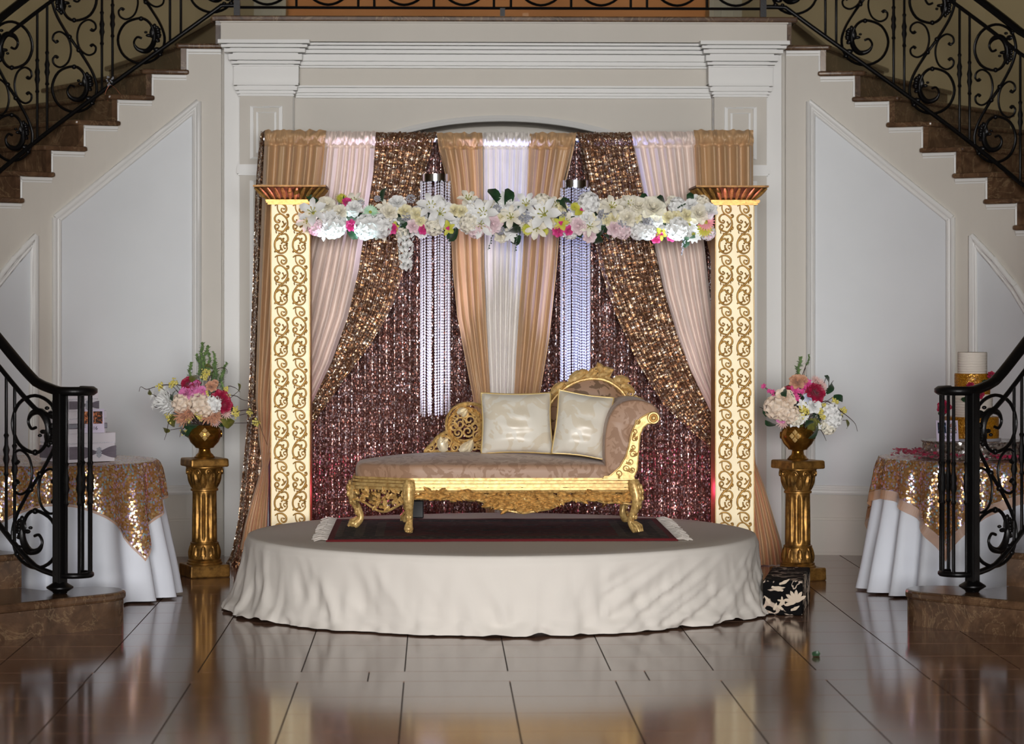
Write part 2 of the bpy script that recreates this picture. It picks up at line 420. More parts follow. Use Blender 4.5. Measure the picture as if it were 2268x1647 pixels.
# --- landing
YB = 4.75
m = MB().bb(UX(472, YW), UX(1760, YW), YW-.15, YB, ZL-.035, ZL); m.bb(UX(490, YW), UX(1742, YW), YW+.06, YB, ZL-.30, ZL-.035)
landing = struct(m.build('landing_floor', MARBLE, smooth=False, bevel=.008), 'brown marble landing slab above the arch')

# --- staircases: path of the open string
RI, W = 1.8, 1.85
CXL = UX(490, YW); CYC = YW-RI
TH_END = math.radians(137); ARC = TH_END*RI
class Stair:
    def __init__(s, sign, tail):
        s.sg = sign; s.tail = tail; s.len = ARC+tail
        s.s = [0.0]
        mid = (s.len-.19-7*.223-5*.232)/7
        for i in range(1, 20): s.s.append(s.s[-1]+(.223 if i <= 7 else (mid if i <= 14 else .232)))
        # s.s[i] = position of the riser below tread i (i = 1 .. 19)
    def zt(s, i): return ZL-RISE*i if i <= 8 else ZL-RISE*8-(ZL-RISE*8)/12*(i-8)
    def mir(s, x): return x if s.sg < 0 else 2*XA-x
    def P(s, q, off=0.0):
        if q <= ARC:
            th = max(q, -.4)/RI
            if q < 0: x, y, nx, ny = CXL-q, YW, 0, 1
            else: x, y, nx, ny = CXL-RI*math.sin(th), CYC+RI*math.cos(th), -math.sin(th), math.cos(th)
        else:
            th = TH_END; t = q-ARC
            x, y = CXL-RI*math.sin(th)-math.cos(th)*t, CYC+RI*math.cos(th)-math.sin(th)*t; nx, ny = -math.sin(th), math.cos(th)
        return Vector((s.mir(x+nx*off), y+ny*off, 0))
    def nose(s, q):                     # height of the nosing line at path position q
        if q <= 0: return ZL
        for i in range(1, len(s.s)):
            if q <= s.s[i]: return lerp(s.zt(i-1), s.zt(i), (q-s.s[i-1])/(s.s[i]-s.s[i-1]))
        return s.zt(19)-(q-s.s[-1])*.35
    def skew(s, i): return .2215*RI/ .2215*math.radians(7)*max(0, min(1, (15-i)/6.0))
stairs = []
for sg, tail, side in ((-1, 1.05, 'left'), (1, 1.14, 'right')):
    st = Stair(sg, tail); stairs.append(st)
    wall = thing('wall_'+side, 'cream curved stair wall with raised panels, '+('below the flight by the gift box table' if sg < 0 else 'below the flight by the cake table'), None, (0, 0, 0)); wall['kind'] = 'structure'
    stc = thing('staircase', 'brown marble stair flight curving down behind the '+('gift box table' if sg < 0 else 'cake table'), 'staircase', st.P(st.len), 'curved marble stairs')
    str_ = MB(); bead = MB()
    for i in range(1, 20):
        z = st.zt(i); zl = st.zt(i+1); q0, q1 = st.s[i-1], st.s[i]
        # string wall under tread i
        k = 3
        pts = [st.P(lerp(q0, q1, j/k)) for j in range(k+1)]; ptb = [st.P(lerp(q0, q1, j/k), .05) for j in range(k+1)]
        top = z-.034
        for j in range(k):
            a, b = pts[j], pts[j+1]; c, d = ptb[j], ptb[j+1]
            str_.add([(a.x, a.y, 0), (b.x, b.y, 0), (b.x, b.y, top), (a.x, a.y, top), (c.x, c.y, top), (d.x, d.y, top), (c.x, c.y, 0), (d.x, d.y, 0)],
                     [(0, 1, 2, 3), (3, 2, 5, 4), (6, 7, 5, 4)])
        e = st.P(q1); f = st.P(q1, .05)
        str_.add([(e.x, e.y, 0), (f.x, f.y, 0), (f.x, f.y, top), (e.x, e.y, top)], [(0, 1, 2, 3)])
        zn = zl-.034
        if i < 12:
            bead.tube([tuple(st.P(lerp(q0-.0, q1-.0, j/k), -.012))[:2]+(top-.012,) for j in range(k+1)], .012, 4)
            bead.tube([tuple(st.P(lerp(q0-.0, q1-.0, j/k), -.008))[:2]+(top-.03,) for j in range(k+1)], .006, 4)
            g = st.P(q1-.007, -.006); bead.tube([(g.x, g.y, top), (g.x, g.y, max(0, zn))], .008, 4)
        # tread
        sk = st.skew(i-1), st.skew(i)
        ov = .065; n = 4
        inn = [st.P(lerp(q0-.02, q1+ov, j/n), -.03) for j in range(n+1)]
        q0o, q1o = q0+sk[0], q1+sk[1]
        out = [st.P(lerp(q0o-.02, q1o+ov*.6, j/n), W-.02) for j in range(n+1)]
        poly = [(p.x, p.y) for p in inn]+[(p.x, p.y) for p in reversed(out)]
        if i == 19:    # curtail step with a rounded end round the newel
            a = st.P(q0-.02, 0.0); b = st.P(q0-.02, W-.3); e = st.P(st.len+.16, W-.3); c0 = st.P(st.len, -.10)
            poly = [(b.x, b.y), (a.x, a.y)]
            for j in range(17):
                an = -PI/2+PI*j/16-.35*math.cos(PI*j/32)
                q = st.P(st.len-.02+.20*math.sin(an), -.09-.245*math.cos(an)); poly.append((q.x, q.y))
            poly.append((e.x, e.y))
            cxm = sum(p[0] for p in poly[2:-1])/17; cym = sum(p[1] for p in poly[2:-1])/17
            MB().slab(poly, z-.045, z).build('tread', MARBLE, stc, smooth=False, bevel=.014)
            p2 = [(lerp(cxm, p[0], .93), lerp(cym, p[1], .93)) if 1 < ii < len(poly)-1 else p for ii, p in enumerate(poly)]
            MB().slab(p2, 0, z-.045).build('riser', MARBLE, stc, ang=30)
            continue
        MB().slab(poly, z-.034, z).build('tread', MARBLE, stc, smooth=False, bevel=.012)
        a, b = st.P(q1+.036, -.006), st.P(q1o+.02, W-.02); a2, b2 = st.P(q1+.001, -.006), st.P(q1o-.015, W-.02)
        MB().slab([(a.x, a.y), (b.x, b.y), (b2.x, b2.y), (a2.x, a2.y)], zl, z-.034).build('riser', MARBLE, stc, smooth=False)
    # top riser up to the landing
    a, b, a2, b2 = st.P(0.036, -.006), st.P(st.skew(0)+.02, W-.02), st.P(.001, -.006), st.P(st.skew(0)-.015, W-.02)
    MB().slab([(a.x, a.y), (b.x, b.y), (b2.x, b2.y), (a2.x, a2.y)], ZL-RISE, ZL-.034).build('riser', MARBLE, stc, smooth=False)
    tri = [st.P(-.3, -.02), st.P(.065, -.03), st.P(st.skew(0)+.05, W-.02), st.P(-.3, W-.02)]
    MB().slab([(p.x, p.y) for p in tri], ZL-.035, ZL).build('tread', MARBLE, stc, smooth=False, bevel=.012)
    str_.build('stair_string', PAINT, wall, ang=30, fix=False)
    bead.build('string_bead', TRIM, wall, ang=30)
    # outer wall of the flight
    ow = MB(); k = 30; q_ = [lerp(-.0, ARC+.6, j/k) for j in range(k+1)]; pp = [st.P(q, W) for q in q_]
    for a, b in zip(pp, pp[1:]): ow.add([(a.x, a.y, 0), (b.x, b.y, 0), (b.x, b.y, 6.6), (a.x, a.y, 6.6)], [(0, 1, 2, 3)])
    struct(ow.build('wall_outer_'+side, TAN, ang=30, fix=False))
    # wall panels, chair rail and baseboard, following the curve
    def qat(px):
        lo, hi = -.2, 2.6
        for _ in range(40):
            mid = (lo+hi)/2; p = st.P(mid); x = proj((p.x, p.y, 1))[0]
            if (x > px) == (st.sg < 0): lo = mid
            else: hi = mid
        return (lo+hi)/2
    def onw(px, py, off):
        q = qat(px); p = st.P(q); s_ = FPX/((p.x-CX)*SA+(p.y-CY)*CA); z = CZ+(HOR-py)/s_
        w_ = st.P(q, off); return Vector((w_.x, w_.y, z))
    def line(pts, off, n=10):
        out = []
        for (a, b) in zip(pts, pts[1:]):
            for j in range(n): out.append(onw(lerp(a[0], b[0], j/n), lerp(a[1], b[1], j/n), off))
        return out
    MX = (lambda x: x) if sg < 0 else (lambda x: 2231-x)
    A = [(440, 225), (440, 1088), (120, 1094), (120, 482)]
    Bp = [(78, 522), (78, 1100), (-60, 1110), (-60, 700), (-20, 634), (30, 572)]
    for quad in (A, Bp):
        quad = [(MX(x), y) for x, y in quad]; mo = MB(); fl = MB()
        cx_ = sum(p[0] for p in quad)/len(quad); cy_ = sum(p[1] for p in quad)/len(quad)
        def inset(d):
            out = []; n_ = len(quad)
            ar = sum(quad[i][0]*quad[(i+1) % n_][1]-quad[(i+1) % n_][0]*quad[i][1] for i in range(n_)); sg_ = 1 if ar > 0 else -1
            for i in range(n_):
                p, q, r = Vector(quad[i-1]), Vector(quad[i]), Vector(quad[(i+1) % n_])
                u = (q-p).normalized(); v = (r-q).normalized(); nu_ = Vector((-u.y, u.x))*sg_; nv_ = Vector((-v.y, v.x))*sg_
                k_ = nu_+nv_; out.append(tuple(q+k_*(d/max(.35, k_.dot(nu_)))))
            return out
        for d, r in ((0, .020), (6.5, .011), (11, .012)):
            c = inset(d)
            for p_, q_2 in zip(c, c[1:]+c[:1]): mo.tube(line([p_, q_2], -.010, 14)+[onw(q_2[0], q_2[1], -.010)], r, 6)
        mo.build('panel_moulding', TRIM, wall, ang=60)
        c = inset(12); n = 14; left = min(p[0] for p in c); right = max(p[0] for p in c)
        def ed(x, low):
            ys = []
            for (a, b) in zip(c, c[1:]+c[:1]):
                if abs(a[0]-b[0]) > 1 and min(a[0], b[0])-.01 <= x <= max(a[0], b[0])+.01: ys.append(lerp(a[1], b[1], (x-a[0])/(b[0]-a[0])))
            return (max(ys) if low else min(ys))
        fl.grid(lambda u, v: onw(lerp(left, right, u), lerp(ed(lerp(left, right, u), 1), ed(lerp(left, right, u), 0), v), -.003), n, 1)
        fl.build('wall_panel', PANEL, wall, ang=60, fix=False)
    base = MB()
    for z0, z1, o_ in ((0, .02, -.03), (.02, .20, -.022), (.20, .225, -.03), (.225, .24, -.016), (.385, .40, -.012), (.40, .415, -.02)):
        a = [st.P(lerp(0, 2.9, j/24), o_) for j in range(25)]; b = [st.P(lerp(0, 2.9, j/24), .02) for j in range(25)]
        for j in range(24):
            base.add([(a[j].x, a[j].y, z0), (a[j+1].x, a[j+1].y, z0), (a[j+1].x, a[j+1].y, z1), (a[j].x, a[j].y, z1), (b[j].x, b[j].y, z1), (b[j+1].x, b[j+1].y, z1), (b[j].x, b[j].y, z0), (b[j+1].x, b[j+1].y, z0)], [(0, 1, 2, 3), (3, 2, 5, 4), (0, 1, 7, 6)])
    struct(base.build('baseboard_'+side, PAINT, ang=30, fix=False))

# --- upper hall behind the landing
CASE = plain('casing_paint', L(176, 168, 142), .5)
m = MB(); x0, x1 = stairs[0].P(0, W).x, stairs[1].P(0, W).x
e0, e1 = UX(634, YB), UX(1570, YB)
for a, b in ((x0, e0), (e1, x1)): m.add([(a, YB, 0), (b, YB, 0), (b, YB, 6.6), (a, YB, 6.6)], [(0, 1, 2, 3)])
m.add([(e0, YB, 5.9), (e1, YB, 5.9), (e1, YB, 6.6), (e0, YB, 6.6)], [(0, 1, 2, 3)])
struct(m.build('wall_upper', TAN, smooth=False, fix=False))
m = MB().bb(e0, e1, YB+.25, YB+.3, ZL-.2, 5.95); alcove = struct(m.build('wall_alcove', AMBER, smooth=False))
MB().bb(UX(1157, YB+.24), UX(1171, YB+.24), YB+.235, YB+.25, UZ(1164, 40, YB+.24), UZ(1164, 29, YB+.24)).build('socket_plate', plain('socket_orange', L(205, 140, 60), .4), alcove, smooth=False)
for (a, b) in ((563, 634), (1570, 1642)):
    m = MB(); xa, xb = UX(a, YB), UX(b, YB)
    m.bb(xa, xb, YB-.04, YB+.25, ZL, 5.9)
    for k in range(4): q = lerp(xa, xb, .2+.2*k); m.bb(q-.012, q+.012, YB-.055, YB-.04, ZL, 5.9)
    struct(m.build('trim_1' if a < 1000 else 'trim_2', CASE, smooth=False))
struct(MB().bb(-6.2, 6.4, -15.5, 5.2, 6.6, 6.7).build('ceiling', CEIL, smooth=False))
for nm, x in (('wall_side_left', -6.2), ('wall_side_right', 6.4)):
    struct(MB().bb(x-.05, x+.05, -15.5, 5.2, 0, 6.6).build(nm, TAN, smooth=False))
struct(MB().bb(-6.2, 6.4, 5.15, 5.2, 0, 6.6).build('wall_rear', TAN, smooth=False))

# ------------------------------------------------------------ wrought iron railings
def spiral(c, r0, r1, a0, turns, n=18):
    return [(c[0]+lerp(r0, r1, i/n)*math.cos(a0+turns*2*PI*i/n), c[1]+lerp(r0, r1, i/n)*math.sin(a0+turns*2*PI*i/n)) for i in range(n+1)]
S_CURVE = [(0, 0), (-.06, -.08), (-.125, -.19), (-.147, -.29), (-.105, -.393), (0, -.436), (.104, -.393), (.147, -.29), (.105, -.187), (.01, -.146), (-.05, -.17), (-.082, -.24), (-.075, -.31), (-.035, -.355), (.02, -.345), (.045, -.305), (.025, -.268), (-.005, -.275)]
C_CURVE = [(-.108, .098), (-.122, .088), (-.142, .105), (-.132, .14), (-.09, .155), (-.04, .12), (-.02, .043), (-.04, -.034), (-.09, -.069), (-.132, -.054), (-.142, -.019), (-.122, -.002), (-.108, -.012)]
LEAF = [((-.108, -.232), (.018, .012)), ((-.110, -.262), (.017, .011)), ((-.098, -.202), (.016, .012)), ((-.104, -.290), (.017, .010)), ((-.085, -.195), (.014, .02)), ((-.075, -.375), (.014, .010)), ((-.03, -.235), (.012, .009)), ((-.078, -.235), (.028, .045)), ((-.105, -.215), (.020, .016)), ((-.11, -.25), (.020, .014)), ((-.098, -.282), (.022, .015)), ((-.05, -.255), (.024, .012)), ((-.10, -.345), (.026, .018)), ((-.12, -.375), (.018, .014))]
def scroll_panel(mp, mb, rr=.0095):
    for sgn in (1, -1):
        c = smooth_pts([Vector((a*sgn, v*sgn, 0)) for a, v in S_CURVE], 4)
        k = len(c); mb.tube([mp(p.x, p.y) for p in c], [rr*(1.0 if i < .6*k else (1.0+1.1*math.sin(PI*min(1, (i-.6*k)/(.25*k))) if i < .85*k else .85)) for i in range(k)], 6)
        c = smooth_pts([Vector((a*sgn, v*sgn, 0)) for a, v in C_CURVE], 4); mb.tube([mp(p.x, p.y) for p in c], [rr*(.75 if 5 < i < len(c)-5 else 1.15) for i in range(len(c))], 6)
        for (a, v), (ra, rv) in LEAF:
            a *= sgn; v *= sgn; p = mp(a, v); d = (mp(a+.01, v)-mp(a-.01, v)).normalized(); b = len(mb.v)
            mb.ball((0, 0, 0), (ra, .012, rv), 8, 4); M = Matrix.Translation(p) @ Matrix.Rotation(math.atan2(d.y, d.x), 4, 'Z'); mb.xform(M, b)
        for (a, v) in ((0, -.148), (-.03, -.04)):
            mb.ball(mp(a*sgn, v*sgn), .017, 6, 4)
def baluster(mb, p, z0, z1, r=.0085, knots=True):
    if not knots: mb.tube([(p.x, p.y, z0), (p.x, p.y, z1)], r, 6); return
    zm = lerp(z0, z1, .5); pr = [(r, z0), (r, zm-.11), (r*1.7, zm-.10), (r*1.1, zm-.085), (r*1.25, zm-.05), (r*2.1, zm-.025), (r*1.5, zm), (r*2.1, zm+.025), (r*1.25, zm+.05), (r*1.1, zm+.085), (r*1.7, zm+.10), (r, zm+.11), (r, z1)]
    mb.lathe(pr, 8, (p.x, p.y, 0))
for st in stairs:
    lft = st.sg < 0
    t = thing('stair_railing', 'black wrought iron stair railing with scrolls, volute newel in front of the '+('gift boxes' if lft else 'wedding cake'), 'railing', st.P(st.len), 'wrought iron railings')
    OFF = .05
    def pt(q, h): p = st.P(q, OFF); return Vector((p.x, p.y, st.nose(q)+h))
    n = 90; q_end = st.len-.02
    zr = st.zt(19)
    def rail(h, h_end, r, name, flat=1.0, q0=-.12, volute=False):
        pts = []
        for j in range(n+1):
            q = lerp(q0, q_end, j/n); p = pt(q, h)
            zmin = zr+h_end; k_ = .055; e_ = (p.z-zmin)/k_
            p.z = zmin+(k_*math.log(1+math.exp(e_)) if e_ < 30 else e_*k_)
            pts.append(p)
        if volute:
            c = st.P(st.len, OFF-.005); zz = pts[-1].z
            d = (st.P(st.len, OFF)-st.P(st.len-.1, OFF)).normalized()
            for j in range(1, 15):
                a = j/14*PI*1.15; w_ = Vector((-d.y, d.x, 0))*(-1 if not lft else 1)
                ctr = st.P(st.len, OFF)+w_*.085
                pts.append(Vector((ctr.x, ctr.y, zz))-w_*.085*math.cos(a)+d*.085*math.sin(a))
        return MB().tube(pts, r, 8, flat=flat, up=(0, 0, 1)).build(name, IRON, t, ang=60)
    rail(1.035, .975, .034, 'handrail', .72, volute=True)
    rail(.895, .84, .013, 'upper_rail')
    rail(.085, .07, .015, 'bottom_rail', volute=True)
    qs = []; q = .29
    while q < st.len-.55: qs.append(q); q += .43
    last = st.len-.19-.215
    cents = [.06]+[(a+.215) for a in qs[:-1]]+[last+.20]
    gap = (last-.0)-(qs[-1]); qs[-1] = last; cents.insert(-1, (qs[-2]+qs[-1])/2) if len(qs) > 1 else None
    for c in cents:
        zc = st.nose(c)+.52
        if c > st.len-.35: zc = st.nose(c)+.54
        mb = MB(); scroll_panel(lambda a, v: (lambda p: Vector((p.x, p.y, zc+v)))(st.P(c+a*(1.25 if c > st.len-.35 else 1), OFF)), mb); mb.build('scroll_panel', IRON, t, ang=60)
    for a in qs:
        for d in (-.034, .034):
            mb = MB(); p = st.P(a+d, OFF); z = st.nose(a+d); baluster(mb, p, z+.08, z+.90); mb.build('baluster', IRON, t)
    # newel, its collar and the small cage of balusters in the volute
    p = st.P(st.len-.01, OFF); mb = MB(); mb.box((p.x, p.y, zr+.505), (.056, .056, 1.01), math.atan2(*(st.P(st.len)-st.P(st.len-.1)).yx)); mb.build('newel_post', IRON, t, smooth=False, bevel=.006)
    MB().lathe([(.028, .0), (.03, .004), (.068, .028), (.068, .034), (.03, .058), (.028, .06)], 20, (p.x, p.y, zr)).build('newel_collar', IRON, t)
    d = (st.P(st.len)-st.P(st.len-.1)).normalized(); w_ = Vector((-d.y, d.x, 0))*(1 if lft else -1); ctr = st.P(st.len, OFF)+w_*.085
    for k in range(5):
        a = PI*(.12+.25*k); q = ctr-w_*.085*math.cos(a)+d*.085*math.sin(a)
        mb = MB(); baluster(mb, q, zr+.08, zr+1.02); mb.build('baluster', IRON, t)
# balcony railing
t = thing('balcony_railing', 'black iron scroll railing along the landing edge above the arch', 'railing', (XA, YW+.02, ZL))
YR = YW+.03
xa, xb = UX(525, YR), UX(1690, YR)
MB().tube([(xa, YR, ZL+.07), (xb, YR, ZL+.07)], .010, 6).build('bottom_rail', IRON, t)
MB().tube([(xa, YR, ZL+1.0), (xb, YR, ZL+1.0)], .03, 8, flat=.7).build('handrail', IRON, t)
for q in (525, 1690):
    MB().bb(UX(q, YR)-.02, UX(q, YR)+.02, YR-.02, YR+.02, ZL, ZL+1.03).build('post', IRON, t, smooth=False)
MB().bb(UX(1113, YR)-.016, UX(1113, YR)+.016, YR-.012, YR+.012, ZL, ZL+.07).build('foot', IRON, t, smooth=False)
for q in (656.6, 793.5, 829, 961, 1094, 1131.6, 1265, 1397, 1433, 1566):
    mb = MB(); baluster(mb, Vector((UX(q, YR), YR, 0)), ZL+.07, ZL+1.0); mb.build('baluster', IRON, t)
for k, q in enumerate((592, 727, 895, 1028, 1198, 1331, 1500, 1630)):
    mb = MB(); x = UX(q, YR); sgn = 1 if k % 2 else -1
    scroll_panel(lambda a, v: Vector((x+a*sgn, YR, ZL+.525+v)), mb); mb.build('scroll_panel', IRON, t, ang=60)
from mathutils import noise as mnoise
def nz(*a): return mnoise.noise(Vector(a))
# ------------------------------------------------------------ round stage under its cloth
ZS, RS = 0.395, 1.38
stage = thing('round_stage', 'low round stage draped in cream linen cloth, carrying the chaise', 'stage', (0, 0, 0))
MB().lathe([(RS-.10, .0), (RS-.10, ZS-.012)], 64).build('platform', plain('stage_board', L(40, 32, 28), .8), stage, ang=30)
def stage_cloth(u, v):
    a = 2*PI*u
    ca, sa = math.cos(a), math.sin(a)
    if v < .22:
        r = RS*(v/.22)*.985; z = ZS+.003*nz(r*2*ca, r*2*sa, 1)
        return (r*ca, r*sa, z)
    t = (v-.22)/.78
    side = max(0, abs(ca)-.55)/.45
    fl = (.02+.10*side**1.5)*t**1.6
    if ca > 0 and -.40 < sa < .4: fl *= .55+.45*min(1, abs(sa+.12)/.3)
    drag = (a*1.0+(.55*t if ca > 0.35 else -.10*t*(1 if ca < 0 else .3)))
    f = 0
    f += .040*(abs(nz(drag*5.0, t*.5, 3.1))**.8)
    f += .028*(abs(nz(drag*11, t*.9, 7.7))**.9)
    f += .012*nz(a*26, t*3.0, 1.7)
    f += .016*max(0, nz(a*7, t*4.2, 9.0))*t
    low = max(0, (t-.80)/.20)
    hem = low*(.030*(nz(a*9, 2.2, t*5)+.45)+.020*nz(a*21, t*9, 5.5))
    r = RS*.985+.02*min(1, t*9)+fl-f*min(1, t*1.5)+hem
    zz = ZS*(1-t)
    if t < .06: zz = ZS-.02*(t/.06)**2
    else: zz = lerp(ZS-.02, .008, (t-.06)/.94)
    zz += low*.016*max(0, nz(a*16, 4.4, 0)-.12)*2+low*.030*max(0, nz(a*6, 8.8, t*3))*(1-abs(2*low-1))
    return (r*ca, r*sa, max(zz, .004))
cl = MB().grid(stage_cloth, 420, 46, wrap=True).build('stage_cloth', CLOTH, stage, ang=180, fix=False)
def rug_mat():
    q = NT('rug_weave'); co = q.coord('Object'); sp = q.n('ShaderNodeSeparateXYZ'); q.l(co, sp.inputs[0])
    X = q.math('ABSOLUTE', sp.outputs[0]); Yv = q.math('ABSOLUTE', sp.outputs[1])
    n = q.noise(26, 4, .7); n2 = q.noise(9, 3, .6, q.coord('Object', (1.0, 3.0, 1.0)))
    field = q.ramp(n, [(.32, L(20, 22, 26)), (.5, L(38, 36, 38)), (.68, L(104, 92, 82)), (.85, L(150, 138, 122))])
    fr = q.ramp(n2, [(.42, (0, 0, 0, 1)), (.5, (1, 1, 1, 1))])
    inner = q.mix(q.math('MULTIPLY', fr, .8), field, L(92, 26, 30))
    st = q.math('FRACT', q.math('MULTIPLY', X, 9.0)); stripe = q.ramp(st, [(.5, L(26, 26, 28)), (.56, L(96, 86, 74))], 'CONSTANT')
    def gate(a, t): return q.math('GREATER_THAN', a, t)
    c = q.mix(gate(X, .62), inner, q.mix(.55, stripe, field))
    c = q.mix(gate(Yv, .46), c, field)
    bd = q.math('MAXIMUM', gate(Yv, .625), gate(X, .875)); c = q.mix(bd, c, L(104, 22, 28))
    q.set(Base_Color=c, Roughness=.95); q.bump(q.noise(300, 2), .3, .004); return q.mat
RY0, RY1 = -.56, .80
rx = (UX(722, RY0)+UX(1502, RY0))/2; rl = UX(1502, RY0)-UX(722, RY0)
rug = thing('persian_rug', 'dark oriental rug with maroon border and white fringes under the chaise', 'rug', (rx, .12, ZS+.004))
o = MB().grid(lambda u, v: (rx+rl*(u-.5), lerp(RY0, RY1, v), ZS+.010+.003*nz(u*9, v*4, 2)), 40, 16).build('rug_field', rug_mat(), rug, ang=180)
o.modifiers.new('thick', 'SOLIDIFY').thickness = .009
FRG = plain('fringe_cotton', L(222, 214, 206), .9)
for s_ in (-1, 1):
    m = MB()
    for k in range(110):
        y = lerp(RY0, RY1, (k+.5)/110); x = rx+s_*rl/2; ln = random.uniform(.05, .085); dy = random.uniform(-.03, .03)
        m.tube([(x-s_*.006, y, ZS+.012), (x+s_*ln*.5, y+dy*.4, ZS+.013+random.uniform(0, .008)), (x+s_*ln, y+dy, ZS+.007)], .0035, 3)
    m.build('fringe', FRG, rug)['kind'] = 'stuff'

# ------------------------------------------------------------ gilded columns
SC_ = [[(310, 1000), (350, 975), (420, 975), (475, 1010), (480, 1060), (440, 1085), (405, 1060), (415, 1030), (448, 1038)],
       [(350, 985), (352, 1040), (385, 1090), (440, 1120), (490, 1170), (502, 1230), (480, 1280), (430, 1330), (370, 1370), (320, 1440), (310, 1510), (340, 1570), (400, 1595), (460, 1580), (492, 1540), (480, 1500), (448, 1498), (442, 1525), (460, 1535)],
       [(430, 1112), (480, 1142), (512, 1130), (508, 1108), (492, 1112)],
       [(410, 1102), (345, 1108), (308, 1150), (322, 1195), (370, 1212), (388, 1190), (365, 1180)],
       [(440, 1325), (380, 1315), (330, 1295), (315, 1255), (345, 1235), (372, 1262), (352, 1284)],
       [(400, 1365), (460, 1350), (500, 1380), (505, 1430), (470, 1460), (430, 1450), (416, 1425), (440, 1412)],
       [(330, 1440), (380, 1408), (440, 1440), (412, 1470)], [(306, 1585), (330, 1560), (372, 1570)],
       [(430, 1560), (400, 1530), (395, 1500)], [(495, 1300), (512, 1270), (490, 1255)], [(410, 1270), (450, 1240), (430, 1200)], [(505, 1470), (480, 1480), (490, 1500)]]
MW, MH = .0950, .306
m = MB()
for k, c in enumerate(SC_):
    pts = smooth_pts([((x-410)/105*MW*.44, 0, -(y-1280)/630*MH*.97) for x, y in c], 4)
    n = len(pts); m.tube(pts, [.0058*(.35+.75*math.sin(PI*min(1, (i+1)/n*.85+.12))) for i in range(n)], 5)
    e = pts[-1]; m.ball(e, .006, 6, 4)
for (x, y) in ((330, 1330), (480, 1310), (380, 1345), (350, 1110), (420, 1445), (385, 1555), (470, 1225)):
    b = len(m.v); m.ball((0, 0, 0), (.010, .005, .004), 6, 4); m.xform(Matrix.Translation(((x-410)/105*MW*.44, 0, -(y-1280)/630*MH*.97)) @ Matrix.Rotation(random.uniform(0, 3), 4, 'Y'), b)
motif = m.mesh('relief_scroll', RELIEF, ang=180)
YC0, YC1 = 1.50, 1.76
for (a, b, ca, cb, nm) in ((600.5, 686, 561, 722, 'beside the blush and gold drapes, flowers overlapping its inner edge, next to the urn with fern spray'), (1585, 1670, 1541, 1702, 'standing nearest the black damask step box')):
    x0, x1 = UX(a, YC0), UX(b, YC0); z1 = UZ(640, 450, YC0); xc = (x0+x1)/2
    t = thing('gilded_column', 'tall cream and gold scrollwork column '+('beside the step box' if a > 1000 else 'between bouquet with fern spray and the chaise foot'), 'column', (xc, (YC0+YC1)/2, 0), 'pair of gilded columns', 'thing')
    MB().bb(x0, x1, YC0, YC1, 0, z1).build('shaft', [FACE], t, smooth=False, bevel=.004)
    MB().bb(x0-.002, x0+.001, YC0+.004, YC1-.004, .0, z1-.01).bb(x1-.001, x1+.002, YC0+.004, YC1-.004, .0, z1-.01).build('side_trim', RELIEF, t, smooth=False)
    top = UZ(640, 467, YC0)+.0
    for c in range(2):
        for r in range(7):
            inst('relief_scroll', motif, t, (lerp(x0, x1, .27+.47*c), YC0-.002, UZ(640, 505, YC0)-r*MH))
    # flared capital with tongues
    k0, k1 = UX(ca, YC0-.09), UX(cb, YC0-.09); zt, zb = UZ(640, 411, YC0), UZ(640, 444, YC0); d0 = YC0-.11; d1 = YC1+.11
    m = MB(); rows = [(0, 1.0), (.12, 1.0), (.16, .94), (.45, .80), (.8, .66), (1, .60)]
    hx = (k1-k0)/2; hy = (d1-d0)/2; kc = (k0+k1)/2; yc = (d0+d1)/2; rg = []
    for f, e in rows:
        z = lerp(zt, zb, f); rg.append([(kc+sx*hx*e, yc+sy*hy*e, z) for sx, sy in ((-1, -1), (1, -1), (1, 1), (-1, 1))])
    vs = [p for r in rg for p in r]; fs = [(i*4+j, i*4+(j+1) % 4, (i+1)*4+(j+1) % 4, (i+1)*4+j) for i in range(len(rows)-1) for j in range(4)]
    m.add(vs, fs+[(0, 1, 2, 3), (20, 21, 22, 23)]); m.build('capital', GOLDD, t, smooth=False)
    m = MB()
    for i in range(9):
        u = (i+.5)/9*2-1
        for w_, hgt, dy in ((.020, .9, 0),) if i % 2 == 0 else ((.012, .8, 0), (.02, .55, -.004)):
            pts = [(kc+hx*u*lerp(.93, .62, f), yc-hy*lerp(.94, .61, f)-.004+dy, lerp(zt, zb, .18+.8*f)) for f in (0, .25, .5, .75, 1)]
            m.tube(pts, [w_*.35, w_*.6, w_*.7, w_*.5, w_*.25], 6, flat=.5)
        for s_ in (-1, 1):
            pts = [(kc+s_*(hx*lerp(.94, .61, f)+.004), yc+hy*u*lerp(.93, .62, f), lerp(zt, zb, .18+.8*f)) for f in (0, .25, .5, .75, 1)]
            m.tube(pts, [.007, .011, .012, .009, .005], 6)
    m.build('capital_leaves', GOLD, t)
    m = MB()
    for (e, za, zb_) in ((.028, 446, 449), (.020, 449, 453), (.032, 442, 446)):
        m.bb(x0-e, x1+e, YC0-e, YC1+e, UZ(640, zb_, YC0), UZ(640, za, YC0))
    m.build('necking', GOLD, t, smooth=False)

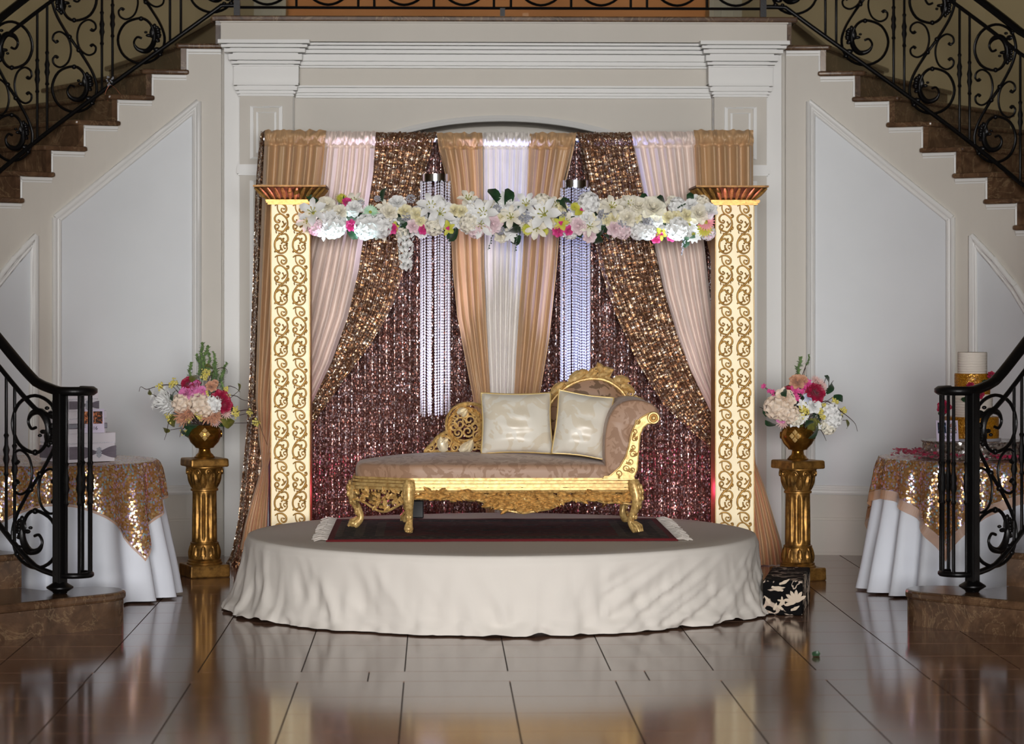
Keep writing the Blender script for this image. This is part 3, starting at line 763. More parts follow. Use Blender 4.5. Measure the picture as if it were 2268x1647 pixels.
# ------------------------------------------------------------ backdrop: pole, uprights and drapes
YP = 2.25; ZPOLE = UZ(1127, 309, YP)
fr = thing('backdrop_frame', 'pipe frame carrying the row of gold, blush and sequin drapes', 'frame', (UX(1127, YP), YP, 0))
ST = plain('pipe_steel', L(150, 150, 155), .3, .9)
MB().tube([(UX(584, YP), YP, ZPOLE), (UX(1668, YP), YP, ZPOLE)], .018, 8).build('crossbar', ST, fr)
for q in (592, 1660): MB().tube([(UX(q, YP), YP+.04, 0), (UX(q, YP), YP+.04, ZPOLE)], .02, 8).build('upright', ST, fr)
def drape(name, label, mt, Y, left, right, y0, y1, nf, amp, group, pocket=True, nv=70, seed=0, puddle=0, sharp=1.0, per=13, cat='curtain', knot=None):
    nu = int(nf*per)
    w0 = interp(right, y0+40)-interp(left, y0+40)
    def f(u, v):
        if pocket: py = y0+44*v/.24 if v < .24 else lerp(y0+44, y1, (v-.24)/.76); v = (py-y0)/(y1-y0)
        else: py = lerp(y0, y1, v)
        xl, xr_ = interp(left, py), interp(right, py); wd = (xr_-xl)/w0
        ph = nf*u+.55*nz(u*4.1, seed, v*.35)+.10*nz(u*17, seed+2, v*.5)
        s_ = .5-.5*math.cos(2*PI*ph); s_ = s_**sharp
        a = amp*min(1.35, max(.35, wd))
        dy = -a*s_+.010*nz(u*9, v*7, seed+5)*min(1, v*4)+.012*nz(u*2.2, v*3, seed+8)
        x = lerp(xl, xr_, u)+ (1.2*math.sin(2*PI*ph))*wd
        if pocket and py < y0+36:
            k = (py-y0)/36
            r = .030*math.sin(PI*min(1, max(0, k)))
            ru = .040*abs(nz(u*nf*2.3, k*1.3, seed+11))+.022*nz(u*nf*4.3, k*2.2, seed+1)
            dy = lerp(dy*.25, dy, max(0, (k-.85)/.15) if k > .85 else 0)-r-ru*(.3+math.sin(PI*min(1, k)))
            if k > .80: dy += .022*(1-abs(k-.92)/.12 if abs(k-.92) < .12 else 0)
            if k < .08: py += 4*nz(u*nf*2.3, seed, 3)
        p = U(x, py, Y)
        z = p.z
        if knot and abs(py-knot) < 30: dy -= .02*(1-abs(py-knot)/30)
        return (p.x, Y+dy, z)
    o = MB().grid(f, nu, nv).build(name, mt, None, ang=180, fix=False, origin=(U((interp(left, y0)+interp(right, y0))/2, y0, Y)))
    tag(o, label, cat, group); return o
G1 = 'pleated backdrop drapes'
drape('sequin_drape', 'dark bronze sequin drape with straight folds lining the back of the whole backdrop', SEQD, 2.40, [(300, 684), (1145, 684)], [(300, 1582), (1145, 1582)], 300, 1244, 30, .05, G1, False, seed=1, per=8, sharp=.8)
drape('sequin_drape', 'bronze sequin drape showing as a strip at the outer edge behind the tied gold drape', SEQ, 2.36, [(296, 578), (340, 572), (420, 566), (600, 561), (850, 552), (960, 546), (1050, 537), (1150, 528), (1230, 512), (1258, 492)], [(296, 650), (700, 645), (1000, 640), (1258, 620)], 290, 1252, 5, .05, G1, True, seed=2)
drape('gold_drape', 'gold satin drape tied back beside the bouquet with the fern spray', SATG, 2.16, [(288, 587), (400, 582), (560, 576), (700, 571), (880, 566), (960, 572), (1032, 580), (1060, 572), (1110, 556), (1160, 542), (1215, 532)], [(288, 723), (360, 716), (440, 706), (560, 690), (700, 666), (880, 632), (960, 616), (1032, 594), (1060, 596), (1110, 594), (1160, 592), (1215, 590)], 288, 1216, 5, .068, G1, True, seed=3, sharp=.6)
drape('blush_drape', 'blush satin drape swept aside between tied gold satin and bronze sequins', SATB, 2.17, [(291, 722), (430, 708), (600, 668), (750, 640), (900, 604), (1000, 592)], [(291, 833), (380, 827), (500, 809), (600, 794), (700, 771), (800, 735), (870, 702), (900, 688), (960, 650), (1000, 622)], 291, 1002, 7, .05, G1, True, seed=4, sharp=.55)
drape('sequin_drape', 'bronze sequin drape swept toward the tied gold drape, above the chaise foot', SEQ, 2.20, [(293, 828), (380, 823), (500, 804), (600, 788), (700, 764), (800, 728), (870, 694), (960, 640), (1040, 615)], [(293, 967), (360, 946), (430, 930), (540, 905), (600, 893), (680, 868), (760, 822), (840, 762), (920, 706), (960, 676), (1040, 640)], 293, 1042, 10, .045, G1, True, seed=5, sharp=.8)
drape('gold_drape', 'narrow gold satin drape beside the lavender-lit strands', SATG, 2.14, [(294, 967), (330, 972), (380, 985), (450, 995), (600, 1003), (700, 1013), (780, 1028), (870, 1046), (960, 1060), (1130, 1076)], [(294, 1069), (600, 1073), (700, 1077), (870, 1086), (1130, 1096)], 294, 1135, 4, .068, G1, True, seed=6, sharp=.55)
drape('ivory_drape', 'ivory satin drape hanging in the middle of the backdrop above the pillows', SATI, 2.15, [(293, 1067), (600, 1071), (700, 1075), (870, 1084), (1130, 1094)], [(293, 1176), (440, 1168), (600, 1158), (750, 1148), (870, 1140), (1130, 1120)], 293, 1135, 7, .04, G1, True, seed=7, sharp=.5)
drape('gold_drape', 'narrow gold satin drape beside the blue-lit strands', SATG, 2.14, [(294, 1173), (440, 1166), (600, 1156), (750, 1146), (870, 1138), (1130, 1118)], [(294, 1276), (330, 1270), (390, 1256), (450, 1243), (600, 1232), (750, 1216), (870, 1196), (960, 1176), (1130, 1140)], 294, 1135, 4, .068, G1, True, seed=8, sharp=.55)
drape('sequin_drape', 'bronze sequin drape swept toward the column beside the step box, behind the chaise arm', SEQ, 2.20, [(293, 1277), (400, 1299), (500, 1311), (600, 1331), (700, 1366), (800, 1411), (900, 1472), (980, 1560), (1040, 1600)], [(293, 1402), (400, 1424), (520, 1448), (640, 1474), (740, 1504), (820, 1534), (905, 1575), (980, 1606), (1040, 1626)], 293, 1042, 10, .045, G1, True, seed=9, sharp=.8)
drape('blush_drape', 'blush satin drape swept behind the column beside the step box', SATB, 2.17, [(291, 1397), (400, 1419), (520, 1444), (640, 1469), (740, 1499), (820, 1529), (905, 1571), (1000, 1610)], [(291, 1538), (430, 1546), (560, 1562), (700, 1577), (850, 1600), (1000, 1640)], 291, 1002, 7, .05, G1, True, seed=10, sharp=.55)
drape('gold_drape', 'gold satin drape falling behind the step box column, its foot spread on the floor', SATG, 2.16, [(288, 1536), (430, 1543), (600, 1580), (900, 1620), (1030, 1646), (1100, 1652), (1240, 1660)], [(288, 1668), (400, 1668), (900, 1668), (1020, 1672), (1080, 1694), (1140, 1712), (1200, 1730), (1246, 1738)], 288, 1250, 5, .068, G1, True, seed=12, sharp=.6)
# hanging crystal strands
CRY = NT('crystal'); CRY.set(Base_Color=(.93, .94, 1, 1), Metallic=.1, Roughness=.12, Specular_IOR_Level=.9); CRY = CRY.mat
SILV = plain('polished_silver', L(220, 222, 228), .15, 1.0)
for (a, b, yt, yb, lab) in ((930, 998, 402, 918, 'round hanging curtain of crystal strands lit lavender, between sequin and gold drapes'), (1240, 1308, 416, 842, 'round hanging curtain of crystal strands lit blue, above the arched chaise back')):
    Y = 2.00; x0, x1 = UX(a, Y), UX(b, Y); xc, R = (x0+x1)/2, (x1-x0)/2; zt, zb = UZ(a, yt, Y), UZ(a, yb, Y)
    t = thing('crystal_chandelier', lab, 'chandelier', (xc, Y, zb), 'crystal strand chandeliers')
    MB().lathe([(R*.9, zt), (R*.9, zt+.045), (R*.86, zt+.045), (R*.86, zt)], 28, (xc, Y, 0)).build('drum', SILV, t)
    m = MB(); top = (xc+.01, YP-.05, ZPOLE-.0)
    for k in range(3):
        an = .5+2.1*k; m.tube([(xc+R*.85*math.cos(an), Y+R*.85*math.sin(an), zt+.04), top], .0022, 4)
    m.build('hanging_wire', SILV, t)
    m = MB(); ns = 24
    for k in range(ns+8):
        if k < ns: an = 2*PI*(k+random.uniform(-.25, .25))/ns; r = R*.95
        else: an = 2*PI*(k-ns)/8; r = R*.5
        x, y = xc+r*math.cos(an), Y+r*math.sin(an); z = zt-random.uniform(0, .0175); ln = random.uniform(-.01, .01)
        m.tube([(x, y, zt), (x, y, zb+ln)], .0012, 3)
        while z > zb+ln:
            b0 = len(m.v); m.gem((0, 0, 0), .0060); m.xform(Matrix.Translation((x, y, z)) @ Matrix.Diagonal((.9, .9, 1.5, 1)), b0); z -= .0175
    o = m.build('bead_strands', CRY, t, smooth=False, fix=False); o['kind'] = 'stuff'
# ------------------------------------------------------------ chaise longue
def damask(name, base, fig, rough, scale, sheen=.2, metal=0.0):
    q = NT(name); co = q.coord(); wv = q.noise(scale, 2, .5, co, 1.6)
    f = q.ramp(wv, [(.47, (0, 0, 0, 1)), (.5, (1, 1, 1, 1))])
    q.set(Base_Color=q.mix(f, base, fig), Roughness=q.math('SUBTRACT', rough, q.math('MULTIPLY', f, .12)), Sheen_Weight=sheen, Metallic=metal); q.bump(q.noise(500, 2), .06, .001); return q.mat
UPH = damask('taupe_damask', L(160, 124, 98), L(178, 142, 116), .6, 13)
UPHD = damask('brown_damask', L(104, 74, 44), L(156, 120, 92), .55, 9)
PIL = damask('champagne_brocade', L(228, 222, 208), L(220, 209, 188), .42, 8, .3, 0)
YF = -.12
ZT = UZ(1100, 1030, YF)                          # front edge of the cushion top
xa_, xb_ = UX(905, YF), UX(1350, YF)
xtip = UX(792, .25); YBK = .56
chaise = thing('chaise_longue', 'carved gilded chaise longue with taupe damask seat, standing on the rug', 'chaise', (.05, .2, ZS+.01))
plan = [(xa_, YF), (UX(1400, YF), YF), (UX(1400, YF), YBK), (xa_, YBK), (xtip, .42), (xtip, .06)]
def offs(poly, d):
    n = len(poly); out = []
    for i in range(n):
        a, b, c = Vector(poly[i-1]), Vector(poly[i]), Vector(poly[(i+1) % n])
        u = (b-a).normalized(); v = (c-b).normalized(); nu_ = Vector((u.y, -u.x)); nv_ = Vector((v.y, -v.x))
        k = (nu_+nv_); k = k/max(.3, k.dot(nu_)*1.0); out.append((b.x+k.x*d, b.y+k.y*d))
    return out
def loopify(poly, k=8, rnd=.05):
    """closed outline with softened corners"""
    out = []; n = len(poly)
    for i in range(n):
        a, b, c = Vector(poly[i-1]), Vector(poly[i]), Vector(poly[(i+1) % n])
        p = b+(a-b).normalized()*rnd; q = b+(c-b).normalized()*rnd
        for j in range(k+1):
            t = j/k; out.append(tuple((1-t)**2*p+2*t*(1-t)*b+t*t*q))
    return out
def pad(mb, poly, z0, z1, dome, rnd):
    base = loopify(poly, 6, rnd); n = len(base)
    cx_ = sum(p[0] for p in base)/n; cy_ = sum(p[1] for p in base)/n
    rings = [(.0, z0, .98), (0, z0+.004, 1.0), (0, lerp(z0, z1, .5), 1.006), (0, z1-.012, 1.0), (0, z1-.003, .985), (0, z1+.004, .955)]
    for k in range(1, 7): rings.append((0, z1+.004+dome*math.sin(PI/2*k/6), .955*(1-k/6.0)**.8 if k < 6 else 0.001))
    vs = []
    for _, z, s_ in rings:
        for p in base: vs.append((cx_+(p[0]-cx_)*s_, cy_+(p[1]-cy_)*s_, z))
    fs = [(i*n+j, i*n+(j+1) % n, (i+1)*n+(j+1) % n, (i+1)*n+j) for i in range(len(rings)-1) for j in range(n)]
    fs.append(tuple(range(n-1, -1, -1))); mb.add(vs, fs)
sp = [(p[0], p[1]) for p in plan]; sp[1] = (UX(1352, YF), YF-.005); sp[2] = (UX(1352, YF), YBK)
m = MB(); pad(m, offs(sp, .004), UZ(1100, 1061, YF), ZT, .045, .06); m.build('seat_cushion', UPH, chaise, ang=50)
# moulded seat rail
m = MB()
for (ya, yb_, d) in ((1058, 1062.5, .014), (1062.5, 1064, -.004), (1064, 1069, .026), (1069, 1071, .0), (1071, 1078, .030), (1078, 1080, .002), (1080, 1086, .014)):
    m.slab(loopify(offs(plan, d), 4, .03), UZ(1100, yb_, YF), UZ(1100, ya, YF))
m.build('seat_rail', GOLDL, chaise, ang=40)
# carved aprons
def leaf(mb, p, a, ln, wd, nrm=.012, lobes=4, curl=.35, bend=.4):
    """acanthus leaf lying in the x-z plane; p = root, a = direction angle"""
    k = 9; vs = []; fs = []
    for i in range(k+1):
        t = i/k; an = a+bend*(t-.3); c = Vector((math.cos(a)*ln*t-math.sin(a)*bend*ln*.35*t*t, 0, math.sin(a)*ln*t+math.cos(a)*bend*ln*.35*t*t))
        w_ = wd*(math.sin(PI*(t*.86+.14))**.7)*(.70+.30*abs(math.cos(PI*lobes*t)))
        nx, nzv = -math.sin(an), math.cos(an); lift = -nrm*(.3+math.sin(PI*t)*1.0)-nrm*curl*max(0, t-.7)*4
        for s_, h in ((-1, .1), (-.5, .95), (0, .55), (.5, .95), (1, .1)):
            vs.append((p[0]+c.x+nx*w_*s_, p[1]+lift*h, p[2]+c.z+nzv*w_*s_))
    for i in range(k):
        for j in range(4): fs.append((i*5+j, i*5+j+1, (i+1)*5+j+1, (i+1)*5+j))
    mb.add(vs, fs)
def scroll2(mb, pts, r, y=0, k=4, n=5, tip=.45):
    c = smooth_pts([Vector((x, y, z)) for x, z in pts], k); q = len(c)
    mb.tube(c, [r*(tip+(1-tip)*math.sin(PI*min(1, .15+.85*i/q))) for i in range(q)], n)
rnd = random.Random(3)
def low_edge(x, x0, x1, mid):                    # lower outline of the front apron, as photo rows
    tab = [(915, 1104), (940, 1104), (960, 1100), (985, 1106), (1010, 1099), (1040, 1108), (1055, 1106), (1075, 1112), (1100, 1126), (1130, 1131), (1160, 1136), (1190, 1131), (1220, 1126), (1245, 1114), (1262, 1106), (1290, 1110), (1310, 1104), (1340, 1113), (1370, 1112), (1398, 1116)]
    return interp(tab, x)
ya = YF-.012
m = MB(); bord = []
for k in range(60):
    x = lerp(914, 1398, k/59); z = UZ(x, low_edge(x, 0, 0, 0), ya); bord.append((UX(x, ya), ya-.008, z))
m.tube(bord, .0065, 6)
m.tube([(UX(914, ya), ya-.006, UZ(1100, 1088, ya)), (UX(1398, ya), ya-.006, UZ(1100, 1088, ya))], .008, 6)
for k in range(44):
    x = lerp(922, 1392, (k+.5)/44); yl = low_edge(x, 0, 0, 0); rows = max(1, int((yl-1088)/11))
    for r in range(rows+2):
        yy = lerp(1094, yl-3, (r+.5)/(rows+2)); sgn = 1 if x > 1160 else -1
        p = (UX(x+rnd.uniform(-3, 3), ya), ya-.004, UZ(x, yy+rnd.uniform(-3, 3), ya))
        leaf(m, p, rnd.choice((0, PI))+rnd.uniform(-.55, .55), rnd.uniform(.042, .066), rnd.uniform(.013, .021), .022, 3, .5, rnd.uniform(-.9, .9))
for k in range(30):
    x = lerp(930, 1390, (k+.5)/30); yl = low_edge(x, 0, 0, 0); c = (UX(x, ya), UZ(x, lerp(1090, yl, .55), ya))
    scroll2(m, [(c[0]+a, c[1]+b) for a, b in spiral((0, 0), .022, .004, rnd.uniform(0, 6), rnd.choice((1.2, -1.2)), 10)], .0055, ya-.010, 2)
for k in range(14):                               # teeth of hanging leaves along the edge
    x = lerp(930, 1390, (k+.5)/14)
    if 1080 < x < 1240: continue
    leaf(m, (UX(x, ya), ya-.006, UZ(x, low_edge(x, 0, 0, 0)-9, ya)), -PI/2+rnd.uniform(-.6, .6), .034, .016, .012, 3, .4, rnd.uniform(-.4, .4))
cx_ = UX(1162, ya); cz_ = UZ(1162, 1104, ya)      # central shell
for k in range(9): leaf(m, (cx_, ya-.012, cz_), PI*(-.05+1.1*k/8), .042, .011, .012, 1, .4, 0)
for k in range(7): leaf(m, (cx_, ya-.010, UZ(1162, 1112, ya)), -PI*(.12+.76*k/6), .046, .012, .012, 2, .5, (k-3)*.15)
m.ball((cx_, ya-.016, cz_), (.014, .01, .012), 8, 5)
m.build('front_apron', CARVE, chaise, ang=60, fix=False)
m = MB()
for k in range(90):
    x = lerp(920, 1394, rnd.random()); yl = low_edge(x, 0, 0, 0)
    leaf(m, (UX(x, ya), ya+.012, UZ(x, lerp(1089, yl-3, rnd.random()), ya)), rnd.uniform(0, 6.3), rnd.uniform(.03, .05), .012, .006, 2, .3, rnd.uniform(-.8, .8))
m.build('apron_shade', GOLDD, chaise, ang=60, fix=False)  # rear leaves in darker gold stand in for the shade between the carving
m = MB(); m.bb(UX(914, ya), UX(936, ya), ya-.004, ya+.012, UZ(920, 1103, ya), UZ(920, 1086, ya)); m.build('apron_block', CARVE, chaise, smooth=False, bevel=.003)
# foot-end aprons on the two slanted faces and the end
m = MB()
def on_edge(A, B, t): return Vector((lerp(A[0], B[0], t), lerp(A[1], B[1], t), 0))
zt_ = UZ(1100, 1087, YF)
for A, B in ((plan[0], plan[5]), (plan[5], plan[4]), (plan[4], plan[3])):
    d = (Vector(B)-Vector(A)); ln = d.length; d /= ln; ang_ = math.atan2(d.y, d.x); b0 = len(m.v)
    for k in range(int(ln/.022)):
        x = (k+.5)*.022; dep = .055+.055*math.sin(PI*x/ln)**2 if ln > .3 else .07
        for r in range(3): leaf(m, (x, .004, -dep*(r+.5)/3), rnd.uniform(0, 6), rnd.uniform(.03, .045), rnd.uniform(.009, .014), -.013, 3, .5, rnd.uniform(-.8, .8))
        m.gem((x, .008, -.004), .008)
    for k in range(12):
        x0_, x1_ = ln*k/12, ln*(k+1)/12; f = lambda x: -(.058+.058*math.sin(PI*x/ln)**2 if ln > .3 else .075)
        m.tube([(x0_, 0, f(x0_)), (x1_, 0, f(x1_))], .007, 5)
    m.xform(Matrix.Translation((A[0], A[1], zt_)) @ Matrix.Rotation(ang_, 4, 'Z'), b0)
m.build('foot_apron', CARVE, chaise, ang=60, fix=False)
# back rail hidden side
MB().bb(xa_, UX(1400, YF), YBK-.02, YBK, zt_-.06, zt_).build('back_rail', GOLD, chaise, smooth=False)
# cabriole legs
def leg(x, y, dx, dy, name='leg'):
    m = MB(); z1 = UZ(905, 1062, YF); z0 = ZS+.012; h = z1-z0
    prof = [(1.0, .012, .026), (.93, .016, .034), (.84, .022, .036), (.74, .034, .034), (.60, .038, .030), (.46, .026, .024), (.32, .006, .020), (.20, -.004, .018), (.12, .006, .020), (.06, .026, .024), (.03, .036, .022)]
    pts = smooth_pts([(x+dx*o, y+dy*o, z0+h*t) for t, o, r in prof], 3); rs = []
    for i in range(len(prof)-1):
        for j in range(3): rs.append(lerp(prof[i][2], prof[i+1][2], j/3))
    rs.append(prof[-1][2]); m.tube(pts, rs, 8)
    m.ball((x+dx*.040, y+dy*.040, z0+.022), (.026, .026, .022), 10, 6)
    px_, py_ = -dy, dx
    for s_ in (-1, 0, 1):
        m.tube([(x+dx*.015+px_*.016*s_, y+dy*.015+py_*.016*s_, z0+.055), (x+dx*.05+px_*.02*s_, y+dy*.05+py_*.02*s_, z0+.036), (x+dx*.066+px_*.016*s_, y+dy*.066+py_*.016*s_, z0+.006)], [.008, .010, .006], 6)
    for t, o in ((.86, .056), (.78, .066), (.66, .066), (.50, .05), (.30, .022)):
        for s_ in (-1, 1): m.ball((x+dx*o+px_*.012*s_, y+dy*o+py_*.012*s_, z0+h*t), (.011, .011, .018), 6, 4)
    m.build(name, CARVE, chaise, ang=60)
leg(UX(907, YF-.01), YF-.02, -.1, -.6); leg(UX(1398, YF-.01), YF-.02, .75, -.6)
leg(xtip+.015, .22, -1.0, -.1); leg(xa_-.01, YBK-.02, -.4, .8); leg(UX(1398, YF), YBK-.02, .6, .7)
# scrolled arm at the head
YA0, YA1 = YF-.015, YBK
arm = [(1343, 1054), (1339, 1010), (1340, 965), (1347, 930), (1360, 905), (1380, 890), (1405, 885), (1432, 889), (1452, 900), (1462, 917), (1458, 932), (1440, 940), (1424, 952), (1416, 975), (1411, 1010), (1408, 1058)]
ap = smooth_pts([(UX(x, YA0), 0, UZ(x, y, YA0)) for x, y in arm], 3)
acx = sum(p.x for p in ap)/len(ap); acz = sum(p.z for p in ap)/len(ap)
m = MB(); rings = [(YA0+.012, .93), (YA0+.016, .965), (YA0+.03, 1.0), (YA1-.03, 1.0), (YA1, .96)]; n = len(ap); vs = []
for y, s_ in rings:
    for p in ap: vs.append((acx+(p.x-acx)*s_, y, acz+(p.z-acz)*s_))
m.add(vs, [(i*n+j, i*n+(j+1) % n, (i+1)*n+(j+1) % n, (i+1)*n+j) for i in range(len(rings)-1) for j in range(n)]+[tuple(range(n)), tuple(range(len(vs)-1, len(vs)-n-1, -1))])
m.build('arm_upholstery', UPH, chaise, ang=70)
band = [(1341, 1060), (1352, 1052), (1372, 1034), (1386, 1010), (1393, 985), (1398, 960), (1407, 938), (1420, 924), (1436, 915), (1446, 912), (1446, 938), (1434, 938), (1424, 947), (1418, 962), (1415, 985), (1413, 1015), (1411, 1040), (1402, 1060)]
bp = [(UX(x, YA0-.02), UZ(x, y, YA0-.02)) for x, y in band]
m = MB().prism(bp, YA0-.022, YA0+.012); m.build('arm_facing', GOLDL, chaise, smooth=False, bevel=.003)
m = MB(); yc = YA0-.024
m.tube([(x, yc, z) for x, z in bp], .0042, 5, True)
for (x, y, a0) in ((1412, 935, 1.2), (1406, 955, 4), (1405, 972, 1), (1402, 990, 3.6), (1402, 1006, .6), (1396, 1022, 3), (1386, 1038, 0), (1400, 1040, 2.4), (1370, 1048, 4.5)):
    scroll2(m, spiral((UX(x, yc), UZ(x, y, yc)), .020 if y > 1000 else .014, .003, a0, 1.3, 12), .0038, yc, 2)
    leaf(m, (UX(x+2, yc), yc, UZ(x, y+4, yc)), a0, .03, .008, .006, 2)
for k in range(3): m.bb(UX(1338-2*k, yc), UX(1404+1*k, yc), yc-.004*k, yc+.03, UZ(1370, 1054+3*k+2, yc), UZ(1370, 1054+3*k-.5, yc))
m.build('arm_carving', GOLDL, chaise, ang=60)
rc = (UX(1447, yc), UZ(1447, 925, yc)); m = MB()
m.lathe([(.0, .02), (.006, .021), (.011, .016), (.016, .006), (.020, .008), (.024, .018), (.030, .018), (.033, .010), (.033, -.03)], 24); m.xform(Matrix.Translation((rc[0], yc, rc[1])) @ Matrix.Rotation(PI/2, 4, 'X')); m.build('arm_rosette', GOLDL, chaise)
# arched padded back at the head
YH = .52; H_ = lambda x, y: (UX(x, YH), UZ(x, y, YH))
arch = [(1212, 905), (1224, 885), (1240, 868), (1260, 853), (1285, 842), (1312, 838), (1338, 841), (1360, 852), (1378, 868), (1391, 888), (1398, 905)]
apt = smooth_pts([(H_(x, y)[0], 0, H_(x, y)[1]) for x, y in arch], 4)
pl = [(p.x, p.z) for p in apt]; lo = UZ(1300, 1040, YH)
m = MB(); rows = 6; n = len(pl); ccx = (pl[0][0]+pl[-1][0])/2
m.prism([(pl[0][0], lo)]+pl+[(pl[-1][0], lo)], YH-.01, YH+.03); m.build('back_board', GOLD, chaise, smooth=False)
m = MB()
def bk(u, v):
    i = u*(n-1); a = int(min(i, n-2)); x = lerp(pl[a][0], pl[a+1][0], i-a); z = lerp(pl[a][1], pl[a+1][1], i-a)
    zz = lerp(lo, z, v); return (lerp(ccx, x, .97), YH-.012-.05*math.sin(PI*u)**.5*math.sin(PI*(.08+.9*v))**.5, zz)
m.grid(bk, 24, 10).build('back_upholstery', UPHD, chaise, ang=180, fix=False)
m = MB(); m.tube([(p.x, YH-.02, p.z) for p in apt], .013, 7)
for i in range(0, 80):
    k = i/79*(n-1); a = int(min(k, n-2)); p = apt[a].lerp(apt[a+1], k-a); m.ball((p.x, YH-.032, p.z), (.0078, .008, .0085), 6, 4)
m.build('back_beading', GOLDL, chaise)
def carve(mb, x, y, a, ln, wd, Y, **k): leaf(mb, (UX(x, Y), Y, UZ(x, y, Y)), a, ln, wd, **k)
m = MB(); Yc = YH-.015
m.tube([(p.x+.0, Yc+.01, p.z+.018) for p in apt], .010, 6)
for (x, y, a, ln, wd, b) in ((1222, 872, .9, .10, .028, -.5), (1262, 846, .75, .12, .034, -.5), (1292, 836, .3, .09, .028, .3), (1306, 832, 1.1, .05, .02, .2), (1328, 832, .55, .09, .028, -.4), (1352, 828, 2.3, .06, .024, .3), (1360, 842, .2, .09, .030, -.8), (1376, 852, -.4, .09, .026, -.3), (1404, 884, -.3, .06, .022, .6), (1336, 826, 2.2, .07, .026, -.4), (1302, 828, 2.6, .05, .02, .3)):
    carve(m, x, y, a, ln, wd, Yc, nrm=.018, lobes=4, curl=.5, bend=b)
for (x, y, r, a0, tn) in ((1213, 878, .022, 0, 1.3), (1248, 856, .022, 2, -1.3), (1282, 838, .020, 1, 1.2), (1308, 824, .022, 3, 1.3), (1345, 828, .020, 0, -1.3), (1383, 862, .024, 1, 1.3), (1396, 872, .024, 4, -1.4), (1407, 880, .020, 2, 1.3), (1320, 818, .016, 5, 1.2)):
    scroll2(m, spiral((UX(x, Yc), UZ(x, y, Yc)), r, .004, a0, tn, 14), .006, Yc-.006, 2)
m.build('back_cresting', CREST, chaise, ang=60, fix=False)
# pierced scrolling back towards the foot
Yo = .53; m = MB(); O = lambda x, y: (UX(x, Yo), UZ(x, y, Yo))
c0 = O(1028, 944); s1 = FPX/14.98*0+1/ (6000/15.15)
def ring(cx, cy, r, rr, k=28): m.tube([(UX(cx, Yo)+r*math.cos(2*PI*i/k), Yo-.01, UZ(cx, cy, Yo)+r*math.sin(2*PI*i/k)) for i in range(k)], rr, 6, True)
ring(1029, 944, .088, .009); ring(1036, 940, .122, .008)
for pts, r in (([(940, 1010), (945, 995), (958, 982), (970, 967), (985, 958), (994, 950), (1000, 925), (1015, 905), (1040, 894), (1070, 900), (1110, 920), (1160, 925), (1200, 910)], .012),
               ([(942, 1006), (960, 1000), (985, 1000), (1020, 1004), (1080, 1004), (1200, 1004)], .012),
               ([(965, 990), (975, 970), (990, 966), (1000, 975), (995, 990)], .007), ([(1000, 1003), (1003, 985), (1015, 975), (1035, 975), (1060, 965), (1075, 940)], .008), ([(1000, 975), (1015, 985), (1040, 982), (1068, 985)], .007)):
    scroll2(m, [O(x, y) for x, y in pts], r, Yo-.006, 4, 6, .8)
for (x, y, r, a0, tn) in ((1018, 938, .040, 0, 1.6), (1040, 930, .040, 3, 1.6), (1036, 955, .038, 1.5, -1.6), (1014, 958, .030, 4, 1.5), (1005, 945, .026, 2, -1.4), (1050, 945, .028, 5, 1.3), (1030, 915, .026, 2.5, 1.4), (1052, 912, .024, 0, -1.4), (1008, 922, .022, 4, 1.3), (1062, 930, .026, 1, 1.5), (1058, 965, .028, 2, 1.5), (1062, 985, .024, 5, -1.5), (948, 1000, .022, 2, 1.4), (955, 990, .022, 4, 1.3), (972, 975, .024, 1, -1.4), (990, 978, .026, 0, 1.4), (1008, 990, .022, 3, 1.3), (1050, 990, .024, 4, -1.4), (985, 995, .02, 2, 1.4)):
    scroll2(m, spiral((UX(x, Yo), UZ(x, y, Yo)), r, .005, a0, tn, 14), .0065, Yo-.012, 2)
for k in range(26):
    a = 2*PI*k/26; carve(m, 1033+30*math.cos(a)*1.2, 942-30*math.sin(a)*1.2, a+1.2, .035, .010, Yo-.012, nrm=.012, lobes=2)
m.build('pierced_back', CARVE, chaise, ang=60, fix=False)
IVG = plain('ivory_gilding', L(246, 232, 200), .4, .3)
for (x, y, a, ln, wd, b) in ((986, 1000, 2.0, .09, .034, -.4), (975, 985, .6, .06, .022, .3), (1018, 1000, .6, .09, .030, .2), (1034, 1003, 1.3, .085, .028, -.4), (1012, 914, .4, .06, .020, .2), (1024, 922, .9, .05, .016, .2)):
    m = MB(); carve(m, x, y, a, ln, wd, Yo-.02, nrm=.016, lobes=4, bend=b); m.build('carved_leaf', IVG, chaise, ang=60, fix=False)

